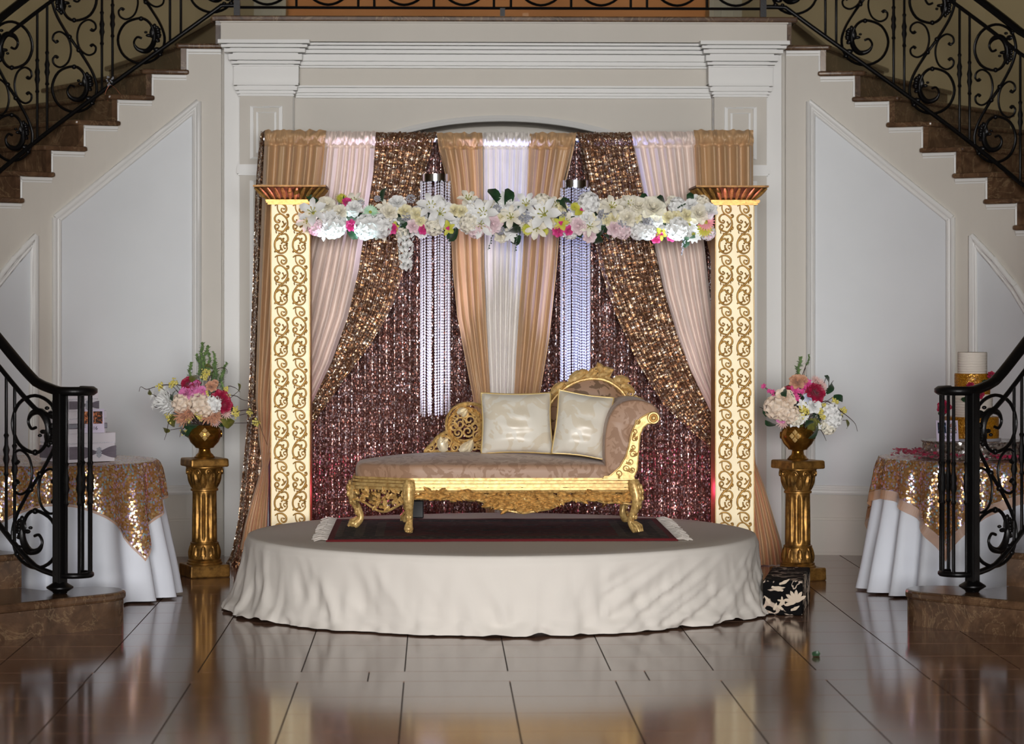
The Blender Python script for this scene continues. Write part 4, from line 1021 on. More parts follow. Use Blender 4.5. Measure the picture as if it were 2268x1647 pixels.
# ------------------------------------------------------------ two pillows
PIP = plain('gold_piping', L(206, 178, 116), .45, .3)
def pillow(corners, Y, thick, label, tilt, seed):
    P4 = [U(x, y, Y) for x, y in corners]                 # tl, tr, br, bl
    c = sum(P4, Vector())/4
    lean = lambda p: Vector((p.x, p.y+(p.z-P4[2].z)*tilt, p.z))
    t = thing('throw_pillow', label, 'pillow', (c.x, Y+.05, P4[3].z), 'champagne brocade pillows')
    def surf(sd):
        def f(u, v):
            a = P4[0].lerp(P4[1], u); b = P4[3].lerp(P4[2], u); p = b.lerp(a, v)
            e = (16*u*(1-u)*v*(1-v)); ed = 1-.05*(math.sin(PI*u)*(abs(2*v-1)**3)+math.sin(PI*v)*(abs(2*u-1)**3))
            p = c+(p-c)*ed; q = lean(p)
            bulge = thick*(max(0, e)**.42)
            wr = .007*nz(u*3.5+seed, v*7, seed)*e**.3+.010*abs(nz(u*9, v*3+seed, 4))*(1-e)
            q.y += sd*(bulge+wr); return tuple(q)
        return f
    m = MB().grid(surf(-1), 30, 30); m.grid(surf(1), 30, 30); m.build('cover', PIL, t, ang=180)
    edge = []
    f = surf(0)
    for k in range(30): edge.append(f(k/30, 0))
    for k in range(30): edge.append(f(1, k/30))
    for k in range(30): edge.append(f(1-k/30, 1))
    for k in range(30): edge.append(f(0, 1-k/30))
    MB().tube(edge, .0055, 6, True).build('piping', PIP, t)
pillow([(1066, 871), (1220, 871), (1226, 1004), (1066, 1003)], .16, .085, 'square champagne brocade pillow leaning against the pierced gold back', .22, 1)
pillow([(1240, 864), (1361, 882), (1338, 1017), (1222, 1003)], .08, .085, 'champagne brocade pillow tilted against the taupe scrolled arm', .22, 5)
# floor uplight seen behind the chaise leg
t = thing('uplight', 'small black stage uplight standing behind the gilded chaise leg', 'lamp', (UX(924, .95), .95, ZS))
B = plain('black_plastic', L(24, 24, 28), .5); x = UX(924, .95); z = UZ(924, 1150, .95)
MB().box((x, .95, ZS+.055), (.075, .08, .10)).build('housing', B, t, smooth=False, bevel=.006)
MB().box((x, .95, ZS+.125), (.07, .075, .035)).build('lens', plain('frosted_lens', L(150, 150, 190), .3), t, smooth=False, bevel=.006)
# ------------------------------------------------------------ flowers: one mesh per kind and colour
def petal(mb, L_, W_, a, tilt, cup, z0=0.0, r0=0.0, m=0, curl=0.0, tip=.5, nu=3, nv=3, side=.35):
    """petal growing from the axis (flower faces +z); a = direction, tilt = opening from the axis"""
    ca, sa = math.cos(a), math.sin(a); vs = []
    for j in range(nv+1):
        v = j/nv; an = tilt+cup*(v-.5)+curl*max(0, v-.6)
        rr = r0+L_*v*math.sin(tilt+cup*(v*.5-.5)+curl*.5*max(0, v-.6)); zz = z0+L_*v*math.cos(tilt+cup*(v*.5-.5)+curl*max(0, v-.6))
        w_ = W_*(math.sin(PI*(.12+.88*v*(1-tip*.32)))**.8)*(1 if v < 1 else max(.12, 1-tip))
        for i in range(nu+1):
            s_ = 2*i/nu-1; off = w_*s_; h = side*w_*s_*s_
            x = rr-h*math.cos(an)*.8; vs.append((x*ca-off*sa, x*sa+off*ca, zz+h*math.sin(an)*.8))
    n = nu+1
    mb.add(vs, [(j*n+i, j*n+i+1, (j+1)*n+i+1, (j+1)*n+i) for j in range(nv) for i in range(nu)], m)
fr_ = random.Random(11)
def petal_mat(name, c, edge=None, rough=.55):
    q = NT(name); n = q.noise(40, 2); c2 = edge or tuple(min(1, x*1.12) for x in c[:3])+(1,)
    q.set(Base_Color=q.ramp(n, [(.35, c), (.7, c2)]), Roughness=rough, Sheen_Weight=.15); return q.mat
F_IV = petal_mat('petal_ivory', L(240, 234, 214), L(246, 240, 226)); F_CR = petal_mat('petal_cream', L(236, 226, 178), L(244, 238, 210)); F_WH = petal_mat('petal_white', L(240, 240, 238), L(248, 248, 246))
F_PK = petal_mat('petal_pale_pink', L(236, 208, 214), L(244, 226, 228)); F_MG = petal_mat('petal_magenta', L(214, 40, 128), L(236, 90, 160)); F_CRIM = petal_mat('petal_crimson', L(150, 8, 52), L(180, 20, 70))
F_ROSE = petal_mat('petal_orchid_pink', L(222, 110, 176), L(236, 160, 205)); F_PCH = petal_mat('petal_peach', L(238, 214, 188), L(246, 230, 214)); F_SAL = petal_mat('petal_salmon', L(206, 150, 118), L(222, 172, 142))
F_LIME = petal_mat('petal_lime', L(190, 196, 60), L(214, 206, 80)); F_YEL = petal_mat('berry_yellow', L(232, 214, 84), L(244, 234, 150)); F_BLUE = petal_mat('petal_pale_blue', L(206, 212, 236), L(226, 230, 244))
GRN = petal_mat('leaf_green', L(26, 58, 34), L(40, 78, 44), .45); FERN = petal_mat('fern_green', L(104, 140, 74), L(146, 176, 104), .6); OLIVE = petal_mat('leaf_olive', L(92, 96, 34), L(126, 122, 52), .5); TWIG = plain('twig_bark', L(58, 40, 36), .8); HEART = petal_mat('flower_heart', L(150, 170, 60), L(220, 190, 70))
RHN = plain('rhinestone', L(214, 217, 228), .14, .4)
def rose(cm, R=.05):
    m = MB(); k = 0
    for n_, rad, tl, hgt in ((3, .10, .12, .62), (4, .18, .32, .72), (5, .26, .58, .82), (6, .30, .92, .95), (7, .32, 1.22, 1.0)):
        for i in range(n_):
            petal(m, R*hgt, R*(.30+.34*rad*2.2), 2*PI*i/n_+k*.7+fr_.uniform(-.1, .1), tl, .35, -R*.12*k*.4+R*.1, R*rad*.35, 0, .5, .25, 3, 3, .5)
        k += 1
    m.ball((0, 0, R*.35), (R*.13, R*.13, R*.28), 6, 4)
    return m.mesh('rose', cm, ang=180, fix=False)
def lily(cm, R=.085):
    m = MB()
    for k, (w_, tl) in enumerate(((.27, 1.05), (.20, 1.12))):
        for i in range(3): petal(m, R*1.05, R*w_, 2*PI*i/3+k*PI/3, tl, .5, 0, R*.03, 0, .6, .92, 4, 5, .3)
    for i in range(6):
        a = 2*PI*i/6+.3; m.tube([(0, 0, 0), (R*.12*math.cos(a), R*.12*math.sin(a), R*.3), (R*.26*math.cos(a), R*.26*math.sin(a), R*.48)], .0018, 4, m=1); m.ball((R*.26*math.cos(a), R*.26*math.sin(a), R*.5), (.004, .004, .005), 5, 3, 1)
    m.ball((0, 0, R*.04), (R*.12, R*.12, R*.08), 6, 4, 1)
    return m.mesh('lily', [cm, HEART], ang=180, fix=False)
def hydrangea(cm, R=.06, n=34):
    m = MB()
    for k in range(n):
        z = 1-1.35*(k+.5)/n; rr = math.sqrt(max(0, 1-z*z)); a = 2.399963*k; d = Vector((rr*math.cos(a), rr*math.sin(a), z))
        b = len(m.v); q0 = fr_.uniform(0, 1.5)
        for i in range(4): petal(m, R*.36, R*.17, PI/2*i+q0, 1.25, .3, 0, .001, 0, 0, .3, 2, 2, .3)
        m.xform(Matrix.Translation(d*R*.86) @ d.to_track_quat('Z', 'Y').to_matrix().to_4x4(), b)
    m.ball((0, 0, 0), R*.8, 8, 5)
    return m.mesh('hydrangea', cm, ang=180, fix=False)
def gerbera(cm, cc, R=.045, n=20, w_=.10):
    m = MB()
    for lay, (tl, s_) in enumerate(((1.40, 1.0), (1.2, .78))):
        for i in range(n): petal(m, R*s_, R*w_, 2*PI*(i+.5*lay)/n, tl, .2, .001*lay, R*.08, 0, .2, .45, 2, 3, .3)
    m.ball((0, 0, R*.10), (R*.22, R*.22, R*.10), 8, 4, 1)
    return m.mesh('gerbera', [cm, cc], ang=180, fix=False)
def mum(cm, R=.06):
    m = MB()
    for lay, (n, tl, s_) in enumerate(((7, .25, .6), (11, .62, .85), (14, 1.0, 1.0), (15, 1.45, 1.05))):
        for i in range(n): petal(m, R*s_*fr_.uniform(.85, 1.1), R*.085, 2*PI*(i+.4*lay)/n, tl, -.5+fr_.uniform(-.2, .2), 0, R*.03, 0, -.6, .5, 2, 4, .7)
    return m.mesh('chrysanthemum', cm, ang=180, fix=False)
def orchid(cm, cc, R=.045):
    m = MB()
    for i in range(5): petal(m, R*(1 if i % 2 else .9), R*(.36 if i in (1, 4) else .25), 2*PI*i/5+PI/2, 1.35, .3, 0, R*.02, 0, .3, .35, 3, 3, .3)
    for i in range(3): petal(m, R*.42, R*.16, 2*PI*i/3, .7, .6, .002, 0, 1, .4, .3, 2, 3, .5)
    return m.mesh('orchid', [cm, cc], ang=180, fix=False)
def star(cm, R=.022, n=6):
    m = MB()
    for i in range(n): petal(m, R, R*.26, 2*PI*i/n, 1.15, .4, 0, 0, 0, .4, .8, 2, 3, .3)
    m.ball((0, 0, .002), .004, 5, 3); return m.mesh('star_blossom', cm, ang=180, fix=False)
def leafm(cm, ln=.09, wd=.024):
    m = MB(); petal(m, ln, wd, 0, 1.15, .35, 0, 0, 0, .5, .85, 4, 5, .25); return m.mesh('leaf', cm, ang=180, fix=False)
def brooch():
    m = MB()
    for k in range(26):
        z = 1-1.3*(k+.5)/26; rr = math.sqrt(max(0, 1-z*z)); a = 2.4*k; m.gem((.017*rr*math.cos(a), .017*rr*math.sin(a), .014*z), .0052)
    return m.mesh('rhinestone_brooch', RHN, smooth=False, fix=False)
def berries(n=22, R=.027):
    m = MB()
    for k in range(n):
        d = Vector((fr_.gauss(0, 1), fr_.gauss(0, 1), fr_.gauss(0, 1))); d = d.normalized()*R*fr_.uniform(.3, 1); m.ball(d, fr_.uniform(.005, .008), 5, 3)
    return m.mesh('berry_sprig', F_YEL, ang=180)
def raceme(cm, ln=.20):
    m = MB()
    for k in range(26):
        t = k/26; a = 2.4*k; r = .026*(1-.6*t); b = len(m.v)
        for i in range(4): petal(m, .020, .010, PI/2*i, 1.1, .4, 0, 0, 0, .3, .3, 2, 2, .3)
        d = Vector((math.cos(a), math.sin(a), -.4)); m.xform(Matrix.Translation((r*math.cos(a), r*math.sin(a)*.6, -ln*t)) @ d.to_track_quat('Z', 'Y').to_matrix().to_4x4(), b)
    m.tube([(0, 0, .02), (0, 0, -ln)], .002, 4, m=1); return m.mesh('white_raceme', [cm, GRN], ang=180, fix=False)
def fern(ln=.2, seed=1):
    m = MB(); r = random.Random(seed); pts = [(.03*math.sin(2.0*t)*r.uniform(.6, 1.2), .02*math.sin(3*t), ln*t) for t in [i/8 for i in range(9)]]
    m.tube(pts, .0018, 4)
    for k in range(34):
        t = .12+.88*k/34; i = min(7, int(t*8)); p = Vector(pts[i]).lerp(Vector(pts[i+1]), t*8-i); a = r.uniform(0, 2*PI); l2 = r.uniform(.026, .048)*(1.15-.5*t); b = len(m.v)
        for j in (-1, 0, 1): petal(m, l2*(1 if j == 0 else .7), .0075, 0, .9+.5*j, .3, 0, 0, 0, .3, .7, 2, 2, .2)
        m.xform(Matrix.Translation(p) @ Matrix.Rotation(a, 4, 'Z'), b)
    return m.mesh('fern_frond', FERN, ang=180, fix=False)
K = dict(rose_iv=rose(F_IV, .05), rose_cr=rose(F_CR, .038), rose_wh=rose(F_WH, .048), rose_pk=rose(F_PK, .045), lily=lily(F_WH), lily2=lily(F_IV, .07), hyd=hydrangea(F_WH, .062), hyd_iv=hydrangea(F_IV, .055), hyd_pk=hydrangea(F_PK, .045), mag=rose(F_MG, .036), orch=orchid(F_LIME, F_MG),
         ger_g=gerbera(F_LIME, HEART, .042), ger_p=gerbera(petal_mat('petal_coral', L(238, 140, 150), L(246, 176, 180)), HEART, .045), ger_t=gerbera(petal_mat('petal_mint', L(170, 220, 180), L(210, 240, 214)), HEART, .044), daisy=gerbera(F_WH, HEART, .045, 12, .2), leaf=leafm(GRN), leaf2=leafm(GRN, .065, .02), br=brooch(), ber=berries(), race=raceme(F_WH), star_m=star(petal_mat('petal_hot_pink', L(220, 60, 140), L(236, 110, 170))), star_w=star(F_WH, .03, 5),
         crim=rose(F_CRIM, .052), pink=rose(F_ROSE, .042), mum_w=mum(F_WH, .062), mum_s=mum(F_SAL, .060), mum_p=mum(petal_mat('petal_blush', L(234, 196, 190), L(242, 214, 208)), .05), peach=hydrangea(F_PCH, .062, 30), peach_r=rose(F_PCH, .052), oleaf=leafm(OLIVE, .085, .03), fern=fern(.2, 1), fern2=fern(.15, 5), blue=rose(F_BLUE, .04), salm=rose(F_SAL, .045))
NAMES = dict(rose_iv='rose', rose_cr='rose', rose_wh='rose', rose_pk='rose', lily='lily', lily2='lily', hyd='hydrangea', hyd_iv='hydrangea', hyd_pk='hydrangea', mag='rose', orch='orchid', ger_g='gerbera', ger_p='gerbera', ger_t='gerbera', daisy='daisy', leaf='leaf', leaf2='leaf', br='rhinestone_brooch', ber='berry_sprig', race='blossom_raceme', star_m='star_blossom', star_w='star_blossom', crim='rose', pink='rose', mum_w='chrysanthemum', mum_s='chrysanthemum', mum_p='chrysanthemum', peach='hydrangea', peach_r='rose', oleaf='leaf', fern='fern_frond', fern2='fern_frond', blue='rose', salm='rose')
def put(parent, kind, p, d, roll=None, s=1.0):
    q = Vector(d).normalized().to_track_quat('Z', 'Y') @ Euler((0, 0, fr_.uniform(0, 6.28) if roll is None else roll)).to_quaternion()
    return inst(NAMES[kind], K[kind], parent, p, q.to_euler(), s)

# ------------------------------------------------------------ garland between the columns
YG = 1.50
gl = thing('flower_garland', 'long garland of white roses and lilies with pink and lime accents between the gilded columns', 'garland', U(1127, 485, YG))
zc = lambda x: 486+ (2 if 1000 < x < 1300 else 0)
MB().tube([(UX(690, YG), YG+.02, UZ(690, 488, YG)), (UX(1127, YG), YG+.02, UZ(1127, 488, YG)), (UX(1580, YG), YG+.02, UZ(1580, 488, YG))], .05, 8).build('garland_core', GRN, gl)
def gp(x, y, fwd=None):
    c = (y-487)/44.0; c = max(-1, min(1, c)); dep = -.085*math.sqrt(max(0, 1-c*c*.8))-.02
    p = U(x, y, YG+dep); return p, Vector((fr_.uniform(-.25, .25), -1, -c*.55+.15))
LIST = [('lily', 694, 472, 1.0), ('lily2', 680, 490, .9), ('rose_iv', 722, 456, 1.1), ('rose_iv', 752, 470, .9), ('ger_g', 757, 440, .8), ('mag', 768, 448, .8), ('rose_wh', 784, 462, 1.0), ('br', 799, 450, 1.1), ('ger_t', 820, 470, 1.0), ('rose_wh', 735, 482, 1.1), ('hyd', 740, 500, 1.1), ('mag', 778, 499, .9), ('hyd', 812, 502, 1.15), ('hyd', 842, 500, 1.1), ('rose_iv', 862, 470, 1.0), ('leaf', 846, 446, 1.0), ('br', 836, 440, 1.0), ('rose_wh', 880, 450, 1.0),
        ('mag', 868, 506, .9), ('orch', 874, 502, .7), ('race', 893, 520, 1.0), ('race', 903, 516, 1.1), ('br', 899, 478, 1.5), ('br', 910, 440, 1.4), ('rose_cr', 897, 468, 1.1), ('lily', 955, 460, 1.0), ('lily', 974, 474, 1.0), ('rose_cr', 922, 474, 1.0), ('rose_cr', 930, 490, .9), ('rose_pk', 916, 500, .9), ('mag', 937, 506, .9), ('hyd_iv', 962, 500, 1.0), ('orch', 993, 505, 1.0), ('leaf', 985, 512, 1.1), ('leaf', 1012, 505, 1.0), ('rose_cr', 1006, 466, 1.0), ('rose_cr', 1022, 468, 1.0), ('lily2', 1036, 444, .9), ('br', 1058, 450, 1.5), ('hyd_iv', 1040, 494, 1.0), ('rose_wh', 1044, 480, .9), ('lily', 1072, 474, 1.05), ('lily', 1064, 498, .95),
        ('hyd_pk', 1054, 510, 1.0), ('leaf', 1108, 452, 1.3), ('leaf', 1122, 458, 1.3), ('leaf', 1138, 470, 1.1), ('daisy', 1122, 438, 1.0), ('br', 1102, 463, 1.4), ('rose_cr', 1110, 482, .8), ('rose_pk', 1092, 496, 1.2), ('lily2', 1132, 482, 1.0), ('leaf', 1122, 512, 1.3), ('leaf', 1146, 512, 1.2), ('leaf2', 1150, 520, 1.2), ('star_w', 1130, 520, 1.6), ('br', 1108, 510, 1.3), ('lily', 1165, 455, .9), ('br', 1178, 450, 1.5), ('br', 1162, 478, 1.9), ('br', 1170, 486, 1.3), ('lily', 1206, 476, 1.2), ('hyd_iv', 1200, 448, .9), ('lily2', 1190, 504, 1.0), ('ger_g', 1168, 508, .8), ('ger_g', 1204, 512, .7), ('orch', 1243, 494, 1.1), ('orch', 1288, 466, 1.2), ('ger_g', 1274, 458, .7), ('mag', 1236, 512, .9), ('mag', 1260, 510, .8), ('rose_cr', 1246, 460, .8),
        ('br', 1246, 475, 1.1), ('leaf', 1256, 470, 1.0), ('leaf', 1232, 446, 1.0), ('hyd', 1304, 450, 1.0), ('rose_wh', 1300, 484, .9), ('rose_pk', 1282, 500, 1.1), ('lily2', 1306, 500, .9), ('rose_cr', 1308, 482, .8), ('rose_pk', 1306, 522, .9), ('leaf2', 1322, 518, 1.3), ('leaf2', 1338, 504, 1.0), ('leaf2', 1342, 524, .9), ('br', 1337, 475, 1.6), ('lily2', 1354, 460, 1.0), ('rose_cr', 1345, 486, .9), ('rose_cr', 1360, 484, .9), ('br', 1380, 496, 2.0), ('rose_pk', 1362, 505, 1.1), ('hyd_pk', 1380, 512, 1.0), ('rose_iv', 1390, 482, 1.1), ('lily2', 1396, 455, .9), ('rose_iv', 1414, 458, 1.2), ('rose_iv', 1447, 462, 1.5), ('rose_cr', 1410, 482, .8), ('br', 1438, 490, 1.8), ('rose_wh', 1452, 486, .9), ('hyd', 1414, 512, .8), ('hyd', 1434, 512, .8), ('leaf', 1466, 490, 1.0), ('leaf', 1474, 456, 1.1), ('orch', 1465, 517, .9), ('mag', 1453, 526, .9), ('mag', 1488, 522, .9), ('hyd', 1500, 505, 1.1),
        ('rose_cr', 1480, 482, 1.0), ('rose_cr', 1498, 482, 1.0), ('rose_cr', 1522, 478, 1.1), ('rose_iv', 1548, 474, 1.2), ('daisy', 1526, 498, 1.1), ('daisy', 1536, 518, 1.1), ('leaf2', 1518, 530, 1.1), ('leaf2', 1508, 524, 1.0), ('mag', 1516, 512, .8), ('ger_p', 1563, 491, 1.1), ('ger_g', 1560, 506, 1.1), ('leaf', 1540, 507, .8), ('rose_wh', 1570, 468, 1.0), ('star_w', 718, 518, 1.4), ('hyd_pk', 700, 504, 1.0), ('rose_wh', 1530, 456, .9)]
for k, x, y, s_ in LIST:
    p, d = gp(x, y)
    if k == 'race': put(gl, k, U(x, y, YG-.10), (0, 0, 1), 0, s_); continue
    if k.startswith('leaf'):
        d = Vector((fr_.uniform(-.9, .9), -.45, (487-y)*.02+fr_.uniform(-.5, .5)))
    put(gl, k, p, d, None, s_*1.08)
for i in range(84):
    x = lerp(690, 1572, (i+fr_.uniform(.1, .9))/84); y = zc(x)+fr_.choice((-36, -24, -8, 8, 20, 32))+fr_.uniform(-6, 6)
    c = (y-487)/48; p = U(x, y, YG-.05*math.sqrt(max(0, 1-min(1, c*c)))-.01)
    put(gl, fr_.choice(('rose_iv', 'rose_cr', 'rose_wh', 'hyd_iv', 'leaf', 'hyd', 'rose_wh', 'leaf', 'lily2')), p, (fr_.uniform(-.4, .4), -1, -c*.7), None, fr_.uniform(.75, 1.0))
def icicle(x, y, ln):
    m = MB()
    for k in range(28): m.gem((UX(x, YG)+fr_.uniform(-.012, .012)*(1-k/34)-ln*.12*k/28, YG-.1+fr_.uniform(-.01, .01), UZ(x, y, YG)-ln*k/28), .005)
    m.build('crystal_drop', RHN, gl, smooth=False, fix=False)['kind'] = 'stuff'
icicle(1511, 530, .095)
m = MB()
for (x, y, dx) in ((1092, 516, -.03), (1146, 520, -.015), (1500, 460, .05)):
    p = U(x, y, YG-.1); dirz = -1 if y > 490 else .25
    m.tube(smooth_pts([p, p+Vector((dx*.4, 0, dirz*.04)), p+Vector((dx, 0, dirz*.10))], 4), .0022, 4)
    for k in range(7): m.ball(p+Vector((dx*k/7+fr_.uniform(-.006, .006), -.004, dirz*.015*k)), .005, 5, 3)
m.build('trailing_twig', GRN, gl)

# ------------------------------------------------------------ pedestals, urns and bouquets
def pedestal(cx, Y, rz, label, w_top):
    t = thing('pedestal', label, 'pedestal', (cx, Y, 0), 'gold fluted pedestals')
    R = Matrix.Translation((cx, Y, 0)) @ Matrix.Rotation(rz, 4, 'Z')
    for nm, z0, z1, w_, bv in (('base_slab', 0, .075, .245, .008), ('top_slab', .655, .705, w_top, .010)):
        m = MB().box((0, 0, (z0+z1)/2), (w_, w_, z1-z0), 0, 0, .985); m.xform(R); m.build(nm, ANTIQ, t, smooth=False, bevel=bv)
    m = MB().lathe([(.105, .073), (.107, .083), (.098, .09), (.102, .098), (.092, .106)], 28, (cx, Y, 0)); m.build('torus', ANTIQ, t)
    m = MB().lathe([(.090, .104), (.093, .112), (.083, .15), (.080, .19), (.085, .196), (.085, .202), (.078, .206)], 28, (cx, Y, 0)); m.build('foot_bell', ANTIQ, t)
    m = MB().lathe([(.075, .205), (.075, .22), (.075, .235), (.074, .36), (.072, .48), (.072, .495), (.072, .51)], 96, (cx, Y, 0), 0, 12, .16, (.232, .485)); m.build('fluted_shaft', ANTIQ, t, ang=60)
    m = MB().lathe([(.073, .508), (.082, .512), (.082, .522), (.076, .526), (.078, .56), (.088, .61), (.105, .645), (.112, .65), (.112, .657)], 28, (cx, Y, 0)); m.build('capital_bell', ANTIQ, t)
    m = MB()
    for k in range(10):
        a = 2*PI*k/10; b = len(m.v)
        leaf(m, (0, 0, .0), PI/2, .105, .024, .010, 5, .5, 0); m.xform(Matrix.Translation((cx, Y, .53)) @ Matrix.Rotation(a, 4, 'Z') @ Matrix.Translation((0, -.077, 0)) @ Matrix.Rotation(.20, 4, 'X'), b); b = len(m.v)
        leaf(m, (0, 0, 0), PI/2, .085, .020, .008, 4, .3, 0); m.xform(Matrix.Translation((cx, Y, .108)) @ Matrix.Rotation(a, 4, 'Z') @ Matrix.Translation((0, -.094, 0)) @ Matrix.Rotation(-.15, 4, 'X'), b)
        for z, r, q in ((.60, .096, .35), (.56, .086, .3), (.13, .090, .3), (.16, .086, .3)):
            m.ball((cx+r*math.cos(a+q), Y+r*math.sin(a+q), z), .007, 5, 3)
        b = len(m.v); scroll2(m, spiral((0, 0), .020, .004, 0, 1.4, 10), .006, 0, 2); m.xform(Matrix.Translation((cx, Y, .625)) @ Matrix.Rotation(a+.3, 4, 'Z') @ Matrix.Translation((0, -.106, 0)), b)
    m.build('acanthus_leaves', ANTIQ, t, ang=60, fix=False)
    return t
def urn(cx, Y, rz, label):
    z0 = .705; t = thing('urn', label, 'urn', (cx, Y, z0), 'gold urns')
    m = MB().lathe([(.060, 0), (.062, .008), (.054, .014), (.052, .02), (.038, .032), (.034, .05), (.036, .056), (.056, .062), (.058, .068), (.084, .095), (.099, .128), (.100, .150), (.093, .175), (.082, .188), (.084, .194), (.080, .198), (.074, .192)], 32, (cx, Y, z0)); m.build('bowl', URNG, t, ang=50)
    m = MB()
    for k in range(3):
        for i, (dx, dz) in enumerate(((0, .022), (-.018, 0), (.018, 0), (0, -.022))):
            b = len(m.v); s_ = .0155
            m.add([(-s_, 0, 0), (0, 0, -s_*1.15), (s_, 0, 0), (0, 0, s_*1.15), (0, -.006, 0)], [(0, 1, 4), (1, 2, 4), (2, 3, 4), (3, 0, 4)])
            m.xform(Matrix.Translation((cx, Y, z0+.145)) @ Matrix.Rotation(rz+2*PI*k/3, 4, 'Z') @ Matrix.Translation((dx, -.100, dz)), b)
    m.build('diamond_relief', GOLDL, t, smooth=False, fix=False)
    for a in (0, PI):
        m = MB().tube([(.018*math.cos(2*PI*i/14), 0, .018*math.sin(2*PI*i/14)) for i in range(14)], .0045, 6, True); m.xform(Matrix.Translation((cx+.100*math.cos(a+rz), Y+.100*math.sin(a+rz), z0+.145)) @ Matrix.Rotation(rz+PI/2, 4, 'Z')); m.build('ring_handle', URNG, t)
    return t
YL_, YR_ = 1.62, 1.32
xL, xR = UX(453, YL_), UX(1767, YR_)
pedestal(xL, YL_, math.radians(22), 'gold fluted pedestal under the urn of fern-topped bouquet, beside the sequin table of boxes', .235)
pedestal(xR, YR_, math.radians(26), 'gold fluted pedestal behind the damask step box, reddish light on its slab', .235)
urn(xL, YL_, .1, 'gold footed urn with diamond relief holding the fern-topped bouquet')
urn(xR, YR_, -.3, 'gold footed urn with diamond relief on the pedestal behind the step box')
def twig(m, pts, Y, r=.0028):
    m.tube(smooth_pts([U(x, y, Y+dy) for x, y, dy in pts], 4), [r*(1.25-.8*i/(4*(len(pts)-1))) for i in range(4*(len(pts)-1)+1)], 5)
def bouquet(label, Y, cx, rim, items, twigs, fills, cy):
    t = thing('flower_arrangement', label, 'bouquet', U(cx, rim, Y), 'urn bouquets')
    m = MB()
    for tw in twigs: twig(m, tw, Y)
    for k, x, y, s_ in items: m.tube([U(cx+(x-cx)*.1, rim+8, Y), U(lerp(cx, x, .5), lerp(rim, y, .55), Y), U(x, y, Y-.02)], .0022, 4)
    m.build('stems', TWIG, t)
    for k, x, y, s_ in items:
        rad = Vector(((x-cx)/70.0, 0, (cy-y)/55.0)); dep = -.10*math.sqrt(max(0, 1-min(1, (rad.x**2+rad.z**2)*.55)))
        p = U(x, y, Y+dep); d = Vector((rad.x*.7, -1, rad.z*.6+.15))
        if k.startswith('fern'): put(t, k, U(x, y, Y+.02), (rad.x*.25+fr_.uniform(-.2, .2), fr_.uniform(-.3, .1), 1), None, s_); continue
        if k.endswith('leaf') or k == 'leaf2': d = Vector((rad.x+fr_.uniform(-.5, .5), -.6, rad.z*.8-.1))
        put(t, k, p, d, None, s_)
    for i in range(fills):
        a = fr_.uniform(0, 2*PI); r = math.sqrt(fr_.uniform(0, 1)); x = cx+52*r*math.cos(a); y = cy+10-42*r*math.sin(a)
        put(t, fr_.choice(('leaf', 'oleaf', 'leaf2', 'leaf')), U(x, y, Y-.02), (math.cos(a), -.5, math.sin(a)), None, fr_.uniform(.7, 1.1))
